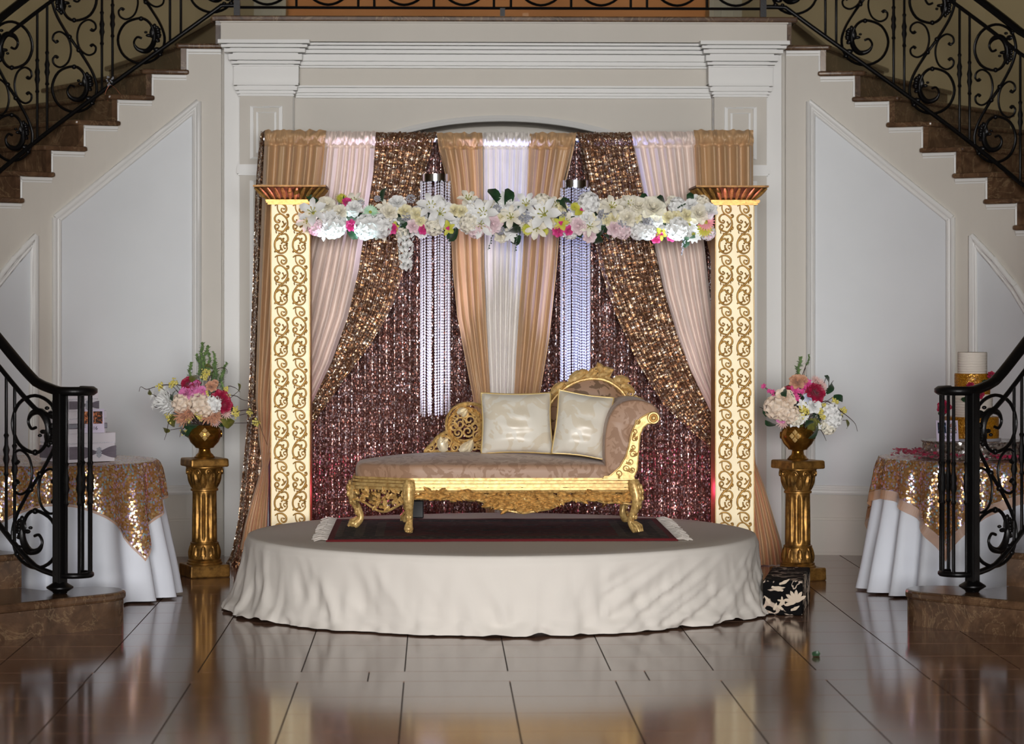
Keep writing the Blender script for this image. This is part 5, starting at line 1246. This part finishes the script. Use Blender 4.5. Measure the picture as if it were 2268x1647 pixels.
bouquet('tall mixed bouquet with fern top, white and salmon mums and curling twigs in the urn', YL_, 452, 938,
    [('fern', 452, 846, 1.15), ('fern', 446, 850, .9), ('fern2', 436, 842, 1.0), ('fern', 466, 850, .95), ('fern2', 476, 846, 1.1), ('fern2', 484, 852, .9), ('fern2', 430, 848, .8), ('fern2', 500, 870, .8), ('fern2', 460, 830, 1.1), ('fern2', 472, 866, 1.1), ('crim', 418, 850, .9), ('crim', 434, 852, .6), ('pink', 430, 854, .95), ('pink', 412, 872, 1.1), ('pink', 426, 864, .8), ('pink', 442, 874, 1.1), ('pink', 446, 866, .8), ('mum_w', 372, 890, 1.15), ('mum_w', 380, 900, .9), ('star_w', 342, 876, 1.3), ('star_w', 352, 884, 1.2), ('star_w', 362, 870, 1.4), ('star_w', 341, 900, .8), ('star_w', 349, 890, 1.3), ('star_w', 366, 866, 1.2), ('peach', 402, 892, .95), ('peach', 442, 894, 1.1), ('peach', 456, 904, .9), ('hyd', 474, 894, .9), ('crim', 488, 884, 1.1), ('crim', 496, 896, 1.0),
     ('mum_s', 408, 922, 1.05), ('mum_s', 420, 912, .8), ('mum_s', 462, 918, 1.0), ('mum_s', 474, 920, .9), ('mum_p', 500, 914, .75), ('mum_p', 478, 934, .6), ('ber', 434, 912, 1.1), ('ber', 442, 922, 1.1), ('ber', 418, 928, 1.0), ('ber', 455, 832, 1.1), ('ber', 460, 826, .9), ('ber', 452, 822, .8), ('ber', 456, 872, 1.0), ('ber', 385, 846, 1.0), ('ber', 380, 852, .9), ('ber', 354, 856, 1.0), ('ber', 521, 908, 1.1), ('ber', 523, 918, 1.0), ('ber', 554, 914, .9), ('ber', 569, 936, 1.1), ('ber', 503, 876, .8), ('ber', 501, 862, .8), ('ber', 378, 930, .9), ('ber', 372, 922, .9), ('ber', 406, 957, .8), ('ber', 412, 958, .7), ('salm', 468, 856, .8), ('salm', 476, 848, .5), ('oleaf', 386, 918, 1.0), ('oleaf', 492, 926, 1.1), ('oleaf', 440, 832, 1.0), ('oleaf', 472, 818, .7), ('oleaf', 336, 872, .6), ('oleaf', 376, 952, .7), ('oleaf', 528, 866, .6), ('leaf', 430, 940, 1.3), ('leaf', 440, 942, 1.2), ('leaf', 400, 938, 1.0), ('leaf', 418, 890, 1.0), ('leaf', 390, 864, .9)],
    [[(440, 930, 0), (410, 860, -.05), (372, 852, 0), (345, 856, 0), (325, 862, 0), (312, 856, 0), (308, 867, 0)], [(460, 930, 0), (490, 880, -.05), (520, 876, 0), (535, 884, 0), (552, 888, -.02)], [(460, 930, 0), (500, 918, -.06), (540, 908, -.08), (560, 912, -.1), (572, 932, -.12), (582, 960, -.14), (592, 985, -.14)], [(450, 920, 0), (462, 840, 0), (478, 820, 0), (492, 814, 0), (502, 818, 0), (503, 827, 0)], [(440, 936, 0), (390, 920, -.06), (374, 936, -.04), (370, 955, -.02), (364, 974, 0)], [(440, 936, 0), (400, 880, -.06), (360, 900, -.04), (344, 902, 0)], [(430, 936, -.05), (404, 950, -.06), (398, 968, -.05)], [(470, 900, 0), (500, 858, 0), (520, 858, 0), (532, 868, 0)]], 26, 895)
bouquet('rounded bouquet with crimson rose and hot pink blossoms in the urn by the step box', YR_, 1768, 940,
    [('fern2', 1776, 848, 1.0), ('fern2', 1784, 812, .5), ('leaf', 1834, 858, 1.1), ('leaf', 1830, 870, 1.0), ('salm', 1766, 846, 1.1), ('salm', 1776, 842, .8), ('star_m', 1788, 848, 1.5), ('star_m', 1794, 856, 1.4), ('star_m', 1780, 858, 1.3), ('star_m', 1758, 860, 1.6), ('star_m', 1764, 866, 1.3), ('star_m', 1752, 868, 1.2), ('star_m', 1764, 878, 1.0), ('star_m', 1756, 886, 1.1), ('star_m', 1768, 884, .9), ('star_m', 1692, 856, 1.0), ('star_m', 1704, 866, .8), ('star_m', 1712, 868, .9), ('star_m', 1714, 878, .8), ('star_m', 1776, 868, 1.0), ('crim', 1806, 870, 1.15), ('crim', 1796, 866, .7), ('crim', 1744, 866, .6), ('mum_p', 1812, 850, .8), ('mum_p', 1820, 858, .7), ('mum_p', 1804, 842, .6),
     ('peach_r', 1738, 880, 1.15), ('peach_r', 1746, 888, .9), ('peach', 1718, 902, 1.15), ('peach', 1736, 910, 1.0), ('peach', 1752, 918, .9), ('hyd_iv', 1762, 926, .8), ('pink', 1732, 924, .9), ('mum_p', 1734, 934, .8), ('star_w', 1756, 934, 1.2), ('star_w', 1766, 936, 1.1), ('star_w', 1780, 926, 1.3), ('blue', 1792, 882, .9), ('rose_wh', 1802, 898, 1.0), ('star_w', 1776, 894, 1.2), ('ber', 1776, 902, 1.0), ('ber', 1786, 908, 1.1), ('ber', 1778, 920, 1.0), ('ber', 1792, 890, .8), ('ber', 1816, 910, 1.0), ('ber', 1824, 922, .9), ('ber', 1848, 886, .9), ('ber', 1852, 892, .8), ('ber', 1868, 910, 1.0), ('ber', 1826, 896, .6), ('hyd', 1840, 910, .85), ('hyd', 1844, 928, .9), ('hyd_iv', 1834, 944, .9), ('hyd', 1846, 936, .6), ('star_w', 1812, 944, .9), ('oleaf', 1800, 926, 1.1), ('oleaf', 1808, 930, 1.0), ('oleaf', 1856, 918, .7), ('oleaf', 1874, 930, .7), ('leaf', 1720, 940, 1.0), ('leaf', 1704, 894, .9), ('leaf', 1790, 940, 1.3), ('leaf', 1812, 936, 1.3), ('leaf', 1738, 858, 1.0), ('leaf', 1760, 890, 1.0), ('leaf', 1846, 878, .9), ('leaf', 1820, 952, .6)],
    [[(1768, 936, 0), (1820, 890, -.08), (1845, 896, -.08), (1862, 910, -.08), (1880, 924, -.06), (1894, 938, -.05), (1899, 955, -.05)], [(1760, 936, 0), (1718, 930, -.04), (1702, 918, -.03), (1690, 905, 0), (1682, 901, 0)], [(1768, 936, 0), (1740, 880, -.06), (1714, 868, -.04), (1692, 856, -.02)], [(1800, 930, 0), (1820, 955, -.06), (1830, 976, -.05)], [(1800, 900, 0), (1824, 850, 0), (1830, 832, 0)], [(1800, 900, 0), (1836, 856, 0), (1846, 842, 0)], [(1768, 880, 0), (1778, 830, 0), (1784, 812, 0), (1786, 806, 0)]], 26, 895)
# ------------------------------------------------------------ the two side tables
def side_table(cx, cy, R, label, cl_label, ov_label, corner, ang0, half, seed, hem=.055):
    H = .75
    t = thing('round_table', label, 'table', (cx, cy, 0), 'round side tables')
    MB().lathe([(R-.01, H-.03), (R-.01, H-.008)], 40, (cx, cy, 0)).build('tabletop', plain('table_wood', L(120, 90, 60), .6), t, ang=30)
    for k in range(3):
        a = 2*PI*k/3; MB().tube([(cx+.25*math.cos(a), cy+.25*math.sin(a), 0), (cx+.2*math.cos(a), cy+.2*math.sin(a), H-.03)], .018, 8).build('leg', ST, t)
    def Rc(a, t_, out=0.0):
        ph = 19*(a % (2*PI))/(2*PI)+.5*nz(math.cos(a)*1.3, math.sin(a)*1.3, seed)
        return R+.012+out+.10*t_**1.3+(.052*max(0, t_)**.55)*math.sin(2*PI*ph)+.012*nz(math.cos(a)*5, math.sin(a)*5, t_*2+seed)*t_
    def cloth(u, v):
        a = 2*PI*u
        if v < .2: r = R*v/.2; return (cx+r*math.cos(a), cy+r*math.sin(a), H)
        t_ = (v-.2)/.8
        r = Rc(a, t_); zz = lerp(H-.0, .012, t_) if t_ > .04 else H-.004*t_/.04
        return (cx+r*math.cos(a), cy+r*math.sin(a), zz)
    o = MB().grid(cloth, 260, 26, wrap=True).build('tablecloth', WHITE, None, ang=180, fix=False, origin=(cx, cy, 0)); tag(o, cl_label, 'tablecloth', 'white floor-length tablecloths')
    # square sequin overlay, its corners hanging in points
    N = 90; S_ = half
    def ov(extra, dz):
        def f(u, v):
            x, y = (2*u-1)*(S_+extra), (2*v-1)*(S_+extra); d = math.hypot(x, y)
            a = math.atan2(y, x)+ang0
            rr = R+.022
            if d <= rr: return (cx+d*math.cos(a), cy+d*math.sin(a), H+.006+dz)
            dr = (d-rr)*.95
            ro = Rc(a, dr/H, .016+.010*min(1, dr/.05))+.008*nz(a*14, dr*6, seed)*min(1, dr/.1)
            return (cx+ro*math.cos(a), cy+ro*math.sin(a), H+.006+dz-dr)
        return f
    o = MB().grid(ov(0, 0), N, N).build('sequin_overlay', SEQT, None, ang=180, fix=False, origin=(cx, cy, H)); tag(o, ov_label, 'tablecloth', 'sequin table overlays')
    m = MB(); fn = ov(hem, -.002); k = 100; bw = hem/(2*(S_+hem))
    for s_ in range(4):
        for i in range(k):
            u0, u1 = i/k, (i+1)/k; c = [(u0, 0), (u1, 0), (u1, bw), (u0, bw)]
            for _ in range(s_): c = [(1-b, a) for a, b in c]
            m.add([fn(a, b) for a, b in c], [(0, 1, 2, 3)])
    m.build('organza_border', ORGZ, o, ang=180, fix=False)
    return H+.008
TLX, TLY, TR = -2.49, .55, .56
side_table(TLX, TLY, TR, 'round table hidden under cloths, carrying the three silver-ribboned gift boxes', 'white floor-length cloth on the table of gift boxes', 'holographic champagne sequin overlay under the gift boxes', 0, math.radians(10), .79, 3, .012)
TRX, TRY = 2.75, .72
HT = side_table(TRX, TRY, .56, 'round table hidden under cloths, carrying the wedding cake', 'white floor-length cloth on the wedding cake table', 'champagne sequin overlay with organza edge under the cake stand', 0, math.radians(15), .76, 8)
# gift boxes
BOX = plain('pearl_card', L(226, 220, 228), .45); RIB = plain('grey_satin_ribbon', L(126, 118, 130), .38, .1, .1, 30)
yb = .21
def gift(label, corner_px, z0, w_, d_, h_, rot, ribbon, brooch_):
    c = U(corner_px, HOR, yb); c.z = 0
    R = Matrix.Translation((c.x, yb, z0)) @ Matrix.Rotation(rot, 4, 'Z')      # near corner at origin, w_ along +x, d_ along +y
    t = thing('gift_box', label, 'box', R @ Vector((w_/2, d_/2, 0)), 'stacked gift boxes')
    m = MB().bb(.004, w_-.004, .004, d_-.004, 0, h_*.7).xform(R); m.build('box', BOX, t, smooth=False, bevel=.002)
    m = MB().bb(0, w_, 0, d_, h_*.62, h_).xform(R); m.build('lid', BOX, t, smooth=False, bevel=.003)
    m = MB()
    for k in range(int(w_/.009)): m.ball((.004+k*.009, -.001, h_*.66), .0028, 5, 3)
    for k in range(int(d_/.009)): m.ball((-.001, .004+k*.009, h_*.66), .0028, 5, 3)
    m.xform(R); m.build('rhinestone_trim', RHN, t, fix=False)['kind'] = 'stuff'
    m = MB(); zc_ = h_*.33; hh = h_*.22; k = 24
    def rb(u, v):
        x = u*w_; pin = 1-.82*math.exp(-((u-.62)/.20)**2) if brooch_ else 1
        return (x, -.004-.004*abs(math.sin(v*PI*4))*(1-pin*.5), zc_+(v-.5)*2*hh*pin*(.55 if not brooch_ else 1))
    m.grid(rb, k, 12); m.grid(lambda u, v: (-.003, u*d_, zc_+(v-.5)*2*hh*(.55 if not brooch_ else 1)), 4, 4)
    m.xform(R); m.build('ribbon', RIB, t, ang=60, fix=False)
    m = MB()
    if brooch_:
        for j in range(40):
            a = 2.4*j; r = .5*math.sqrt(j/40)
            m.gem((w_*.62+.036*r*math.cos(a), -.014+.004*(r*2), zc_+.060*r*math.sin(a)), .0046)
    else:
        for j in range(int(w_/.007)):
            for q in (-1, 0, 1): m.gem((.004+j*.007, -.007, zc_+q*.007), .0042)
        for j in range(int(d_/.007)):
            for q in (-1, 0, 1): m.gem((-.006, .004+j*.007, zc_+q*.007), .0042)
    m.xform(R); m.build('rhinestone_buckle' if brooch_ else 'rhinestone_band', RHN, t, smooth=False, fix=False)['kind'] = 'stuff'
    return R
zt0 = .760
gift('largest gift box with grey ribbon and brooch, bottom of the stack', 152, zt0, .300, .300, .158, math.radians(39), 1, True)
R2 = gift('middle gift box with a wide rhinestone band, behind the photo card', 152, zt0+.158, .235, .235, .122, math.radians(36), 1, False)
gift('smallest gift box with grey ribbon, on top of the stack', 152, zt0+.280, .185, .185, .100, math.radians(36), 1, True)
TXT = plain('card_print', L(40, 34, 52), .6); LAV = plain('lavender_card', L(222, 210, 234), .55)
def text(s_, size, M, parent, mt):
    cu = bpy.data.curves.new('printed_year', 'FONT'); cu.body = s_; cu.size = size; cu.align_x = 'CENTER'; cu.align_y = 'CENTER'; cu.extrude = .0004
    o = bpy.data.objects.new('printed_year', cu); COL.objects.link(o); bpy.context.view_layer.update()
    me = bpy.data.meshes.new_from_object(o.evaluated_get(bpy.context.evaluated_depsgraph_get())); bpy.data.objects.remove(o); me.materials.clear(); me.materials.append(mt)
    o = bpy.data.objects.new('printed_year', me); COL.objects.link(o); o.parent = parent
    M2 = Matrix.Translation(-wloc(parent)) @ M; o.matrix_local = M2; return o
def photo(name, seed, c1, c2, c3, c4):
    q = NT(name); n = q.noise(38, 3, .6, q.coord(), 1.0); q.set(Base_Color=q.ramp(n, [(.36, c1), (.48, c2), (.56, c3), (.66, c4)]), Roughness=.3); return q.mat
PH1 = photo('warm_print', 1, L(22, 14, 12), L(60, 30, 20), L(190, 100, 50), L(230, 160, 110)); PH2 = photo('cool_print', 2, L(20, 22, 34), L(40, 50, 80), L(120, 150, 200), L(190, 120, 90))
def card(label, M, w_, h_, year, mts, skew=0):
    t = thing('photo_card', label, 'card', M @ Vector((0, 0, 0)))
    m = MB().bb(-w_/2, w_/2, -.002, .002, 0, h_).xform(M); m.build('card_board', LAV, t, smooth=False)
    for k, s_ in enumerate((-1, 1)):
        m = MB().bb(s_*w_*.235-w_*.19, s_*w_*.235+w_*.19, -.003, -.002, h_*.38, h_*.90).xform(M); m.build('photo_print', mts[k], t, smooth=False)
    text(year, h_*.21, M @ Matrix.Translation((w_*.02, -.0032, h_*.19)) @ Matrix.Rotation(PI/2, 4, 'X'), t, TXT)
Mc = R2 @ Matrix.Translation((.135, -.018, .003)) @ Matrix.Rotation(math.radians(-16), 4, 'Z') @ Matrix.Rotation(math.radians(-4), 4, 'X')
Mc = Matrix.Translation((0, 0, .0)) @ Mc
card('small card with two warm photo prints and year 2016, propped on the largest gift box', Mc, .135, .130, '2016', (PH1, PH1))
# cake, stand, petals
YK = TRY-.05; xk = UX(2152, YK)
t = thing('cake_stand', 'round hammered silver cake stand with rhinestone sides', 'stand', (xk, YK, HT))
HAM = sequin('hammered_silver', [L(190, 186, 184), L(150, 140, 134), L(210, 208, 210)], .016, .5, .2, L(120, 108, 100))
HAM2 = HAM
R_ = .285
MB().lathe([(R_, 0), (R_, .006), (R_*.975, .010), (R_*.975, .085), (R_, .090), (R_, .096)], 48, (xk, YK, HT)).build('drum', HAM2, t, ang=40)
zk = HT+.096
t = thing('wedding_cake', 'tall wedding cake of alternating gold glitter and white ridged tiers with roses', 'cake', (xk, YK, zk))
xb_ = UX(2152, YK)
MB().lathe([(.165, 0), (.165, .014)], 40, (xb_, YK, zk)).build('cake_board', plain('silver_foil', L(214, 214, 226), .25, .6), t, ang=40)
GLIT = sequin('gold_glitter', [L(190, 126, 20), L(206, 146, 40), L(168, 106, 10), L(220, 164, 60)], .005, .5, .35, L(150, 96, 14), .5); BUTTER = NT('white_buttercream'); wv = BUTTER.n('ShaderNodeTexWave'); wv.bands_direction = 'Z'; wv.inputs['Scale'].default_value = 22; wv.inputs['Distortion'].default_value = 1.0; BUTTER.l(BUTTER.coord(), wv.inputs['Vector']); BUTTER.set(Base_Color=L(238, 228, 216), Roughness=.6); BUTTER.bump(wv.outputs[0], .5, .01); BUTTER = BUTTER.mat
z = zk+.014
for (w_, ya, yb2, mt, nm) in ((120, 972, 925, GLIT, 'gold_tier'), (89, 925, 875, BUTTER, 'white_tier'), (79, 875, 829, GLIT, 'gold_tier'), (65, 829, 782, BUTTER, 'white_tier')):
    s_ = FPX/(YK+14.6); r = w_/2/s_; h_ = (ya-yb2)/s_; xc = xb_+(0 if w_ > 100 else .004)
    MB().lathe([(r*.99, 0), (r, .004), (r, h_-.006), (r*.985, h_)], 40, (xc, YK, z)).build(nm, mt, t, ang=40); z += h_
for (x, y, s_, k) in ((2092, 902, .8, 'crim'), (2160, 870, .75, 'mag'), (2150, 856, .5, 'crim'), (2196, 832, .5, 'crim'), (2168, 872, .6, 'crim')):
    put(t, k, U(x, y, YK-.13), (-.4 if x < 2120 else .2, -1, .3), None, s_)
for (x, y) in ((2096, 912), (2148, 880), (2196, 842)): put(t, 'leaf', U(x, y, YK-.14), (fr_.uniform(-.6, .6), -.5, -.3), None, .6)
Mc = Matrix.Translation(U(2099, 977, YK-.20)) @ Matrix.Rotation(math.radians(3), 4, 'Z') @ Matrix.Rotation(math.radians(-12), 4, 'X')
card('small card with two photo prints and year 2015, leaning on the wedding cake', Mc, .125, .118, '2015', (PH2, photo('mixed_print', 3, L(24, 20, 26), L(210, 205, 215), L(150, 70, 40), L(90, 40, 30))))
m = MB()
for k in range(420):
    a = fr_.uniform(0, 2*PI); r = fr_.uniform(.30, .535); b = len(m.v); petal(m, .030, .016, 0, 1.2, .6, 0, 0, 0, .3, .3, 2, 2, .4)
    m.xform(Matrix.Translation((xk*.0+TRX+r*math.cos(a), TRY+r*math.sin(a), HT+.002+fr_.uniform(0, .030)*(.5+.5*math.cos(a-3.6))+.004*fr_.random())) @ Euler((fr_.uniform(-.3, .3), fr_.uniform(-.3, .3), fr_.uniform(0, 6))).to_matrix().to_4x4(), b)
tag(m.build('rose_petals', petal_mat('petal_wine', L(170, 10, 66), L(200, 30, 86)), None, ang=180, fix=False, origin=(TRX, TRY, HT)), 'scattered magenta rose petals round the silver cake stand', 'petals', None, 'stuff')
# ------------------------------------------------------------ damask step box, fallen leaf, clip on the railing
q = NT('black_damask'); n1 = q.noise(7, 2, .5, q.coord(), 2.2); n2 = q.noise(60, 3)
f = q.ramp(n1, [(.55, (0, 0, 0, 1)), (.57, (1, 1, 1, 1)), (.64, (1, 1, 1, 1)), (.66, (0, 0, 0, 1))])
q.set(Base_Color=q.mix(f, L(12, 11, 12), L(188, 170, 154)), Roughness=.8, Specular_IOR_Level=.1); q.bump(n2, .1, .002); DAM = q.mat
bx = thing('step_box', 'low step box covered in black and beige damask fabric beside the draped stage', 'step', (1.55, 0, 0))
R = Matrix.Translation((UX(1777, -.52), -.52, 0)) @ Matrix.Rotation(math.radians(-11), 4, 'Z')
m = MB().bb(-.205, 0, 0, .74, .002, .183).xform(R); m.build('body', DAM, bx, smooth=False, bevel=.006)
CRM = plain('cream_motif', L(206, 188, 166), .6); m = MB()
def flat(px, pz, a, ln, wd, lobes=1, bend=.2):
    b = len(m.v); leaf(m, (px, -.002, pz), a, ln, wd, .002, lobes, 0, bend)
for k in range(7): flat(-.035, .075, PI*(.15+.16*k), .062, .013, 1, .1)
for (px, pz, a, ln) in ((-.16, .15, -.3, .07), (-.12, .165, .2, .06), (-.10, .13, 2.8, .05), (-.17, .06, 1.9, .05), (-.12, .05, .6, .05), (-.10, .03, 2.4, .04), (-.06, .03, .2, .05), (-.15, .03, .9, .04)): flat(px, pz, a, ln, .009, 2, .8)
for k in range(5): flat(-.105, .075, 2*PI*k/5+.3, .026, .007)
m.xform(R); m.build('damask_flowers', CRM, bx, ang=60, fix=False)['kind'] = 'stuff'
m = MB()
for k in range(26):
    b = len(m.v); y_ = fr_.uniform(.03, .7); z_ = fr_.uniform(.03, .16); leaf(m, (0, 0, 0), fr_.uniform(0, 6), .07, .012, .002, 2, 0, .8)
    m.xform(R @ Matrix.Translation((.0015, y_, z_)) @ Matrix.Rotation(PI/2, 4, 'Z'), b)
m.build('damask_sprigs', CRM, bx, ang=60, fix=False)['kind'] = 'stuff'
lf = thing('fallen_leaf', 'small green leaf fallen on the tiles in front of the step box', 'leaf', U(1808, 1456, -2.16)*1.0)
D_ = FPX*CZ/(1456-HOR); yl = D_-14.6
lf.location = (UX(1808, yl), yl, .004)
for k in range(4): inst('leaf_blade', K['leaf2'], lf, (UX(1808, yl)+.012*k-.02, yl+.01*(k % 2), .012), (1.3, .2*k, 1.0*k), .6)
st = stairs[0]; p = st.P(.70, .05); zz = st.nose(.70)+.09
cp = thing('rhinestone_tie', 'small rhinestone tie with loose wires fixed to the lower stair rail', 'ornament', (p.x, p.y, zz))
m = MB()
for k in range(16): m.gem((p.x+fr_.uniform(-.02, .02), p.y-.02+fr_.uniform(-.01, .01), zz+.02+fr_.uniform(-.03, .03)), .006)
m.build('gem_cluster', RHN, cp, smooth=False, fix=False)['kind'] = 'stuff'
m = MB(); m.tube(smooth_pts([(p.x, p.y-.02, zz), (p.x+.04, p.y-.03, zz-.03), (p.x+.075, p.y-.03, zz-.075)], 4), .002, 4); m.tube(smooth_pts([(p.x, p.y-.02, zz), (p.x-.03, p.y-.03, zz-.06), (p.x-.01, p.y-.03, zz-.11)], 4), .002, 4); m.build('loose_wire', plain('copper_wire', L(190, 120, 90), .3, .9), cp)
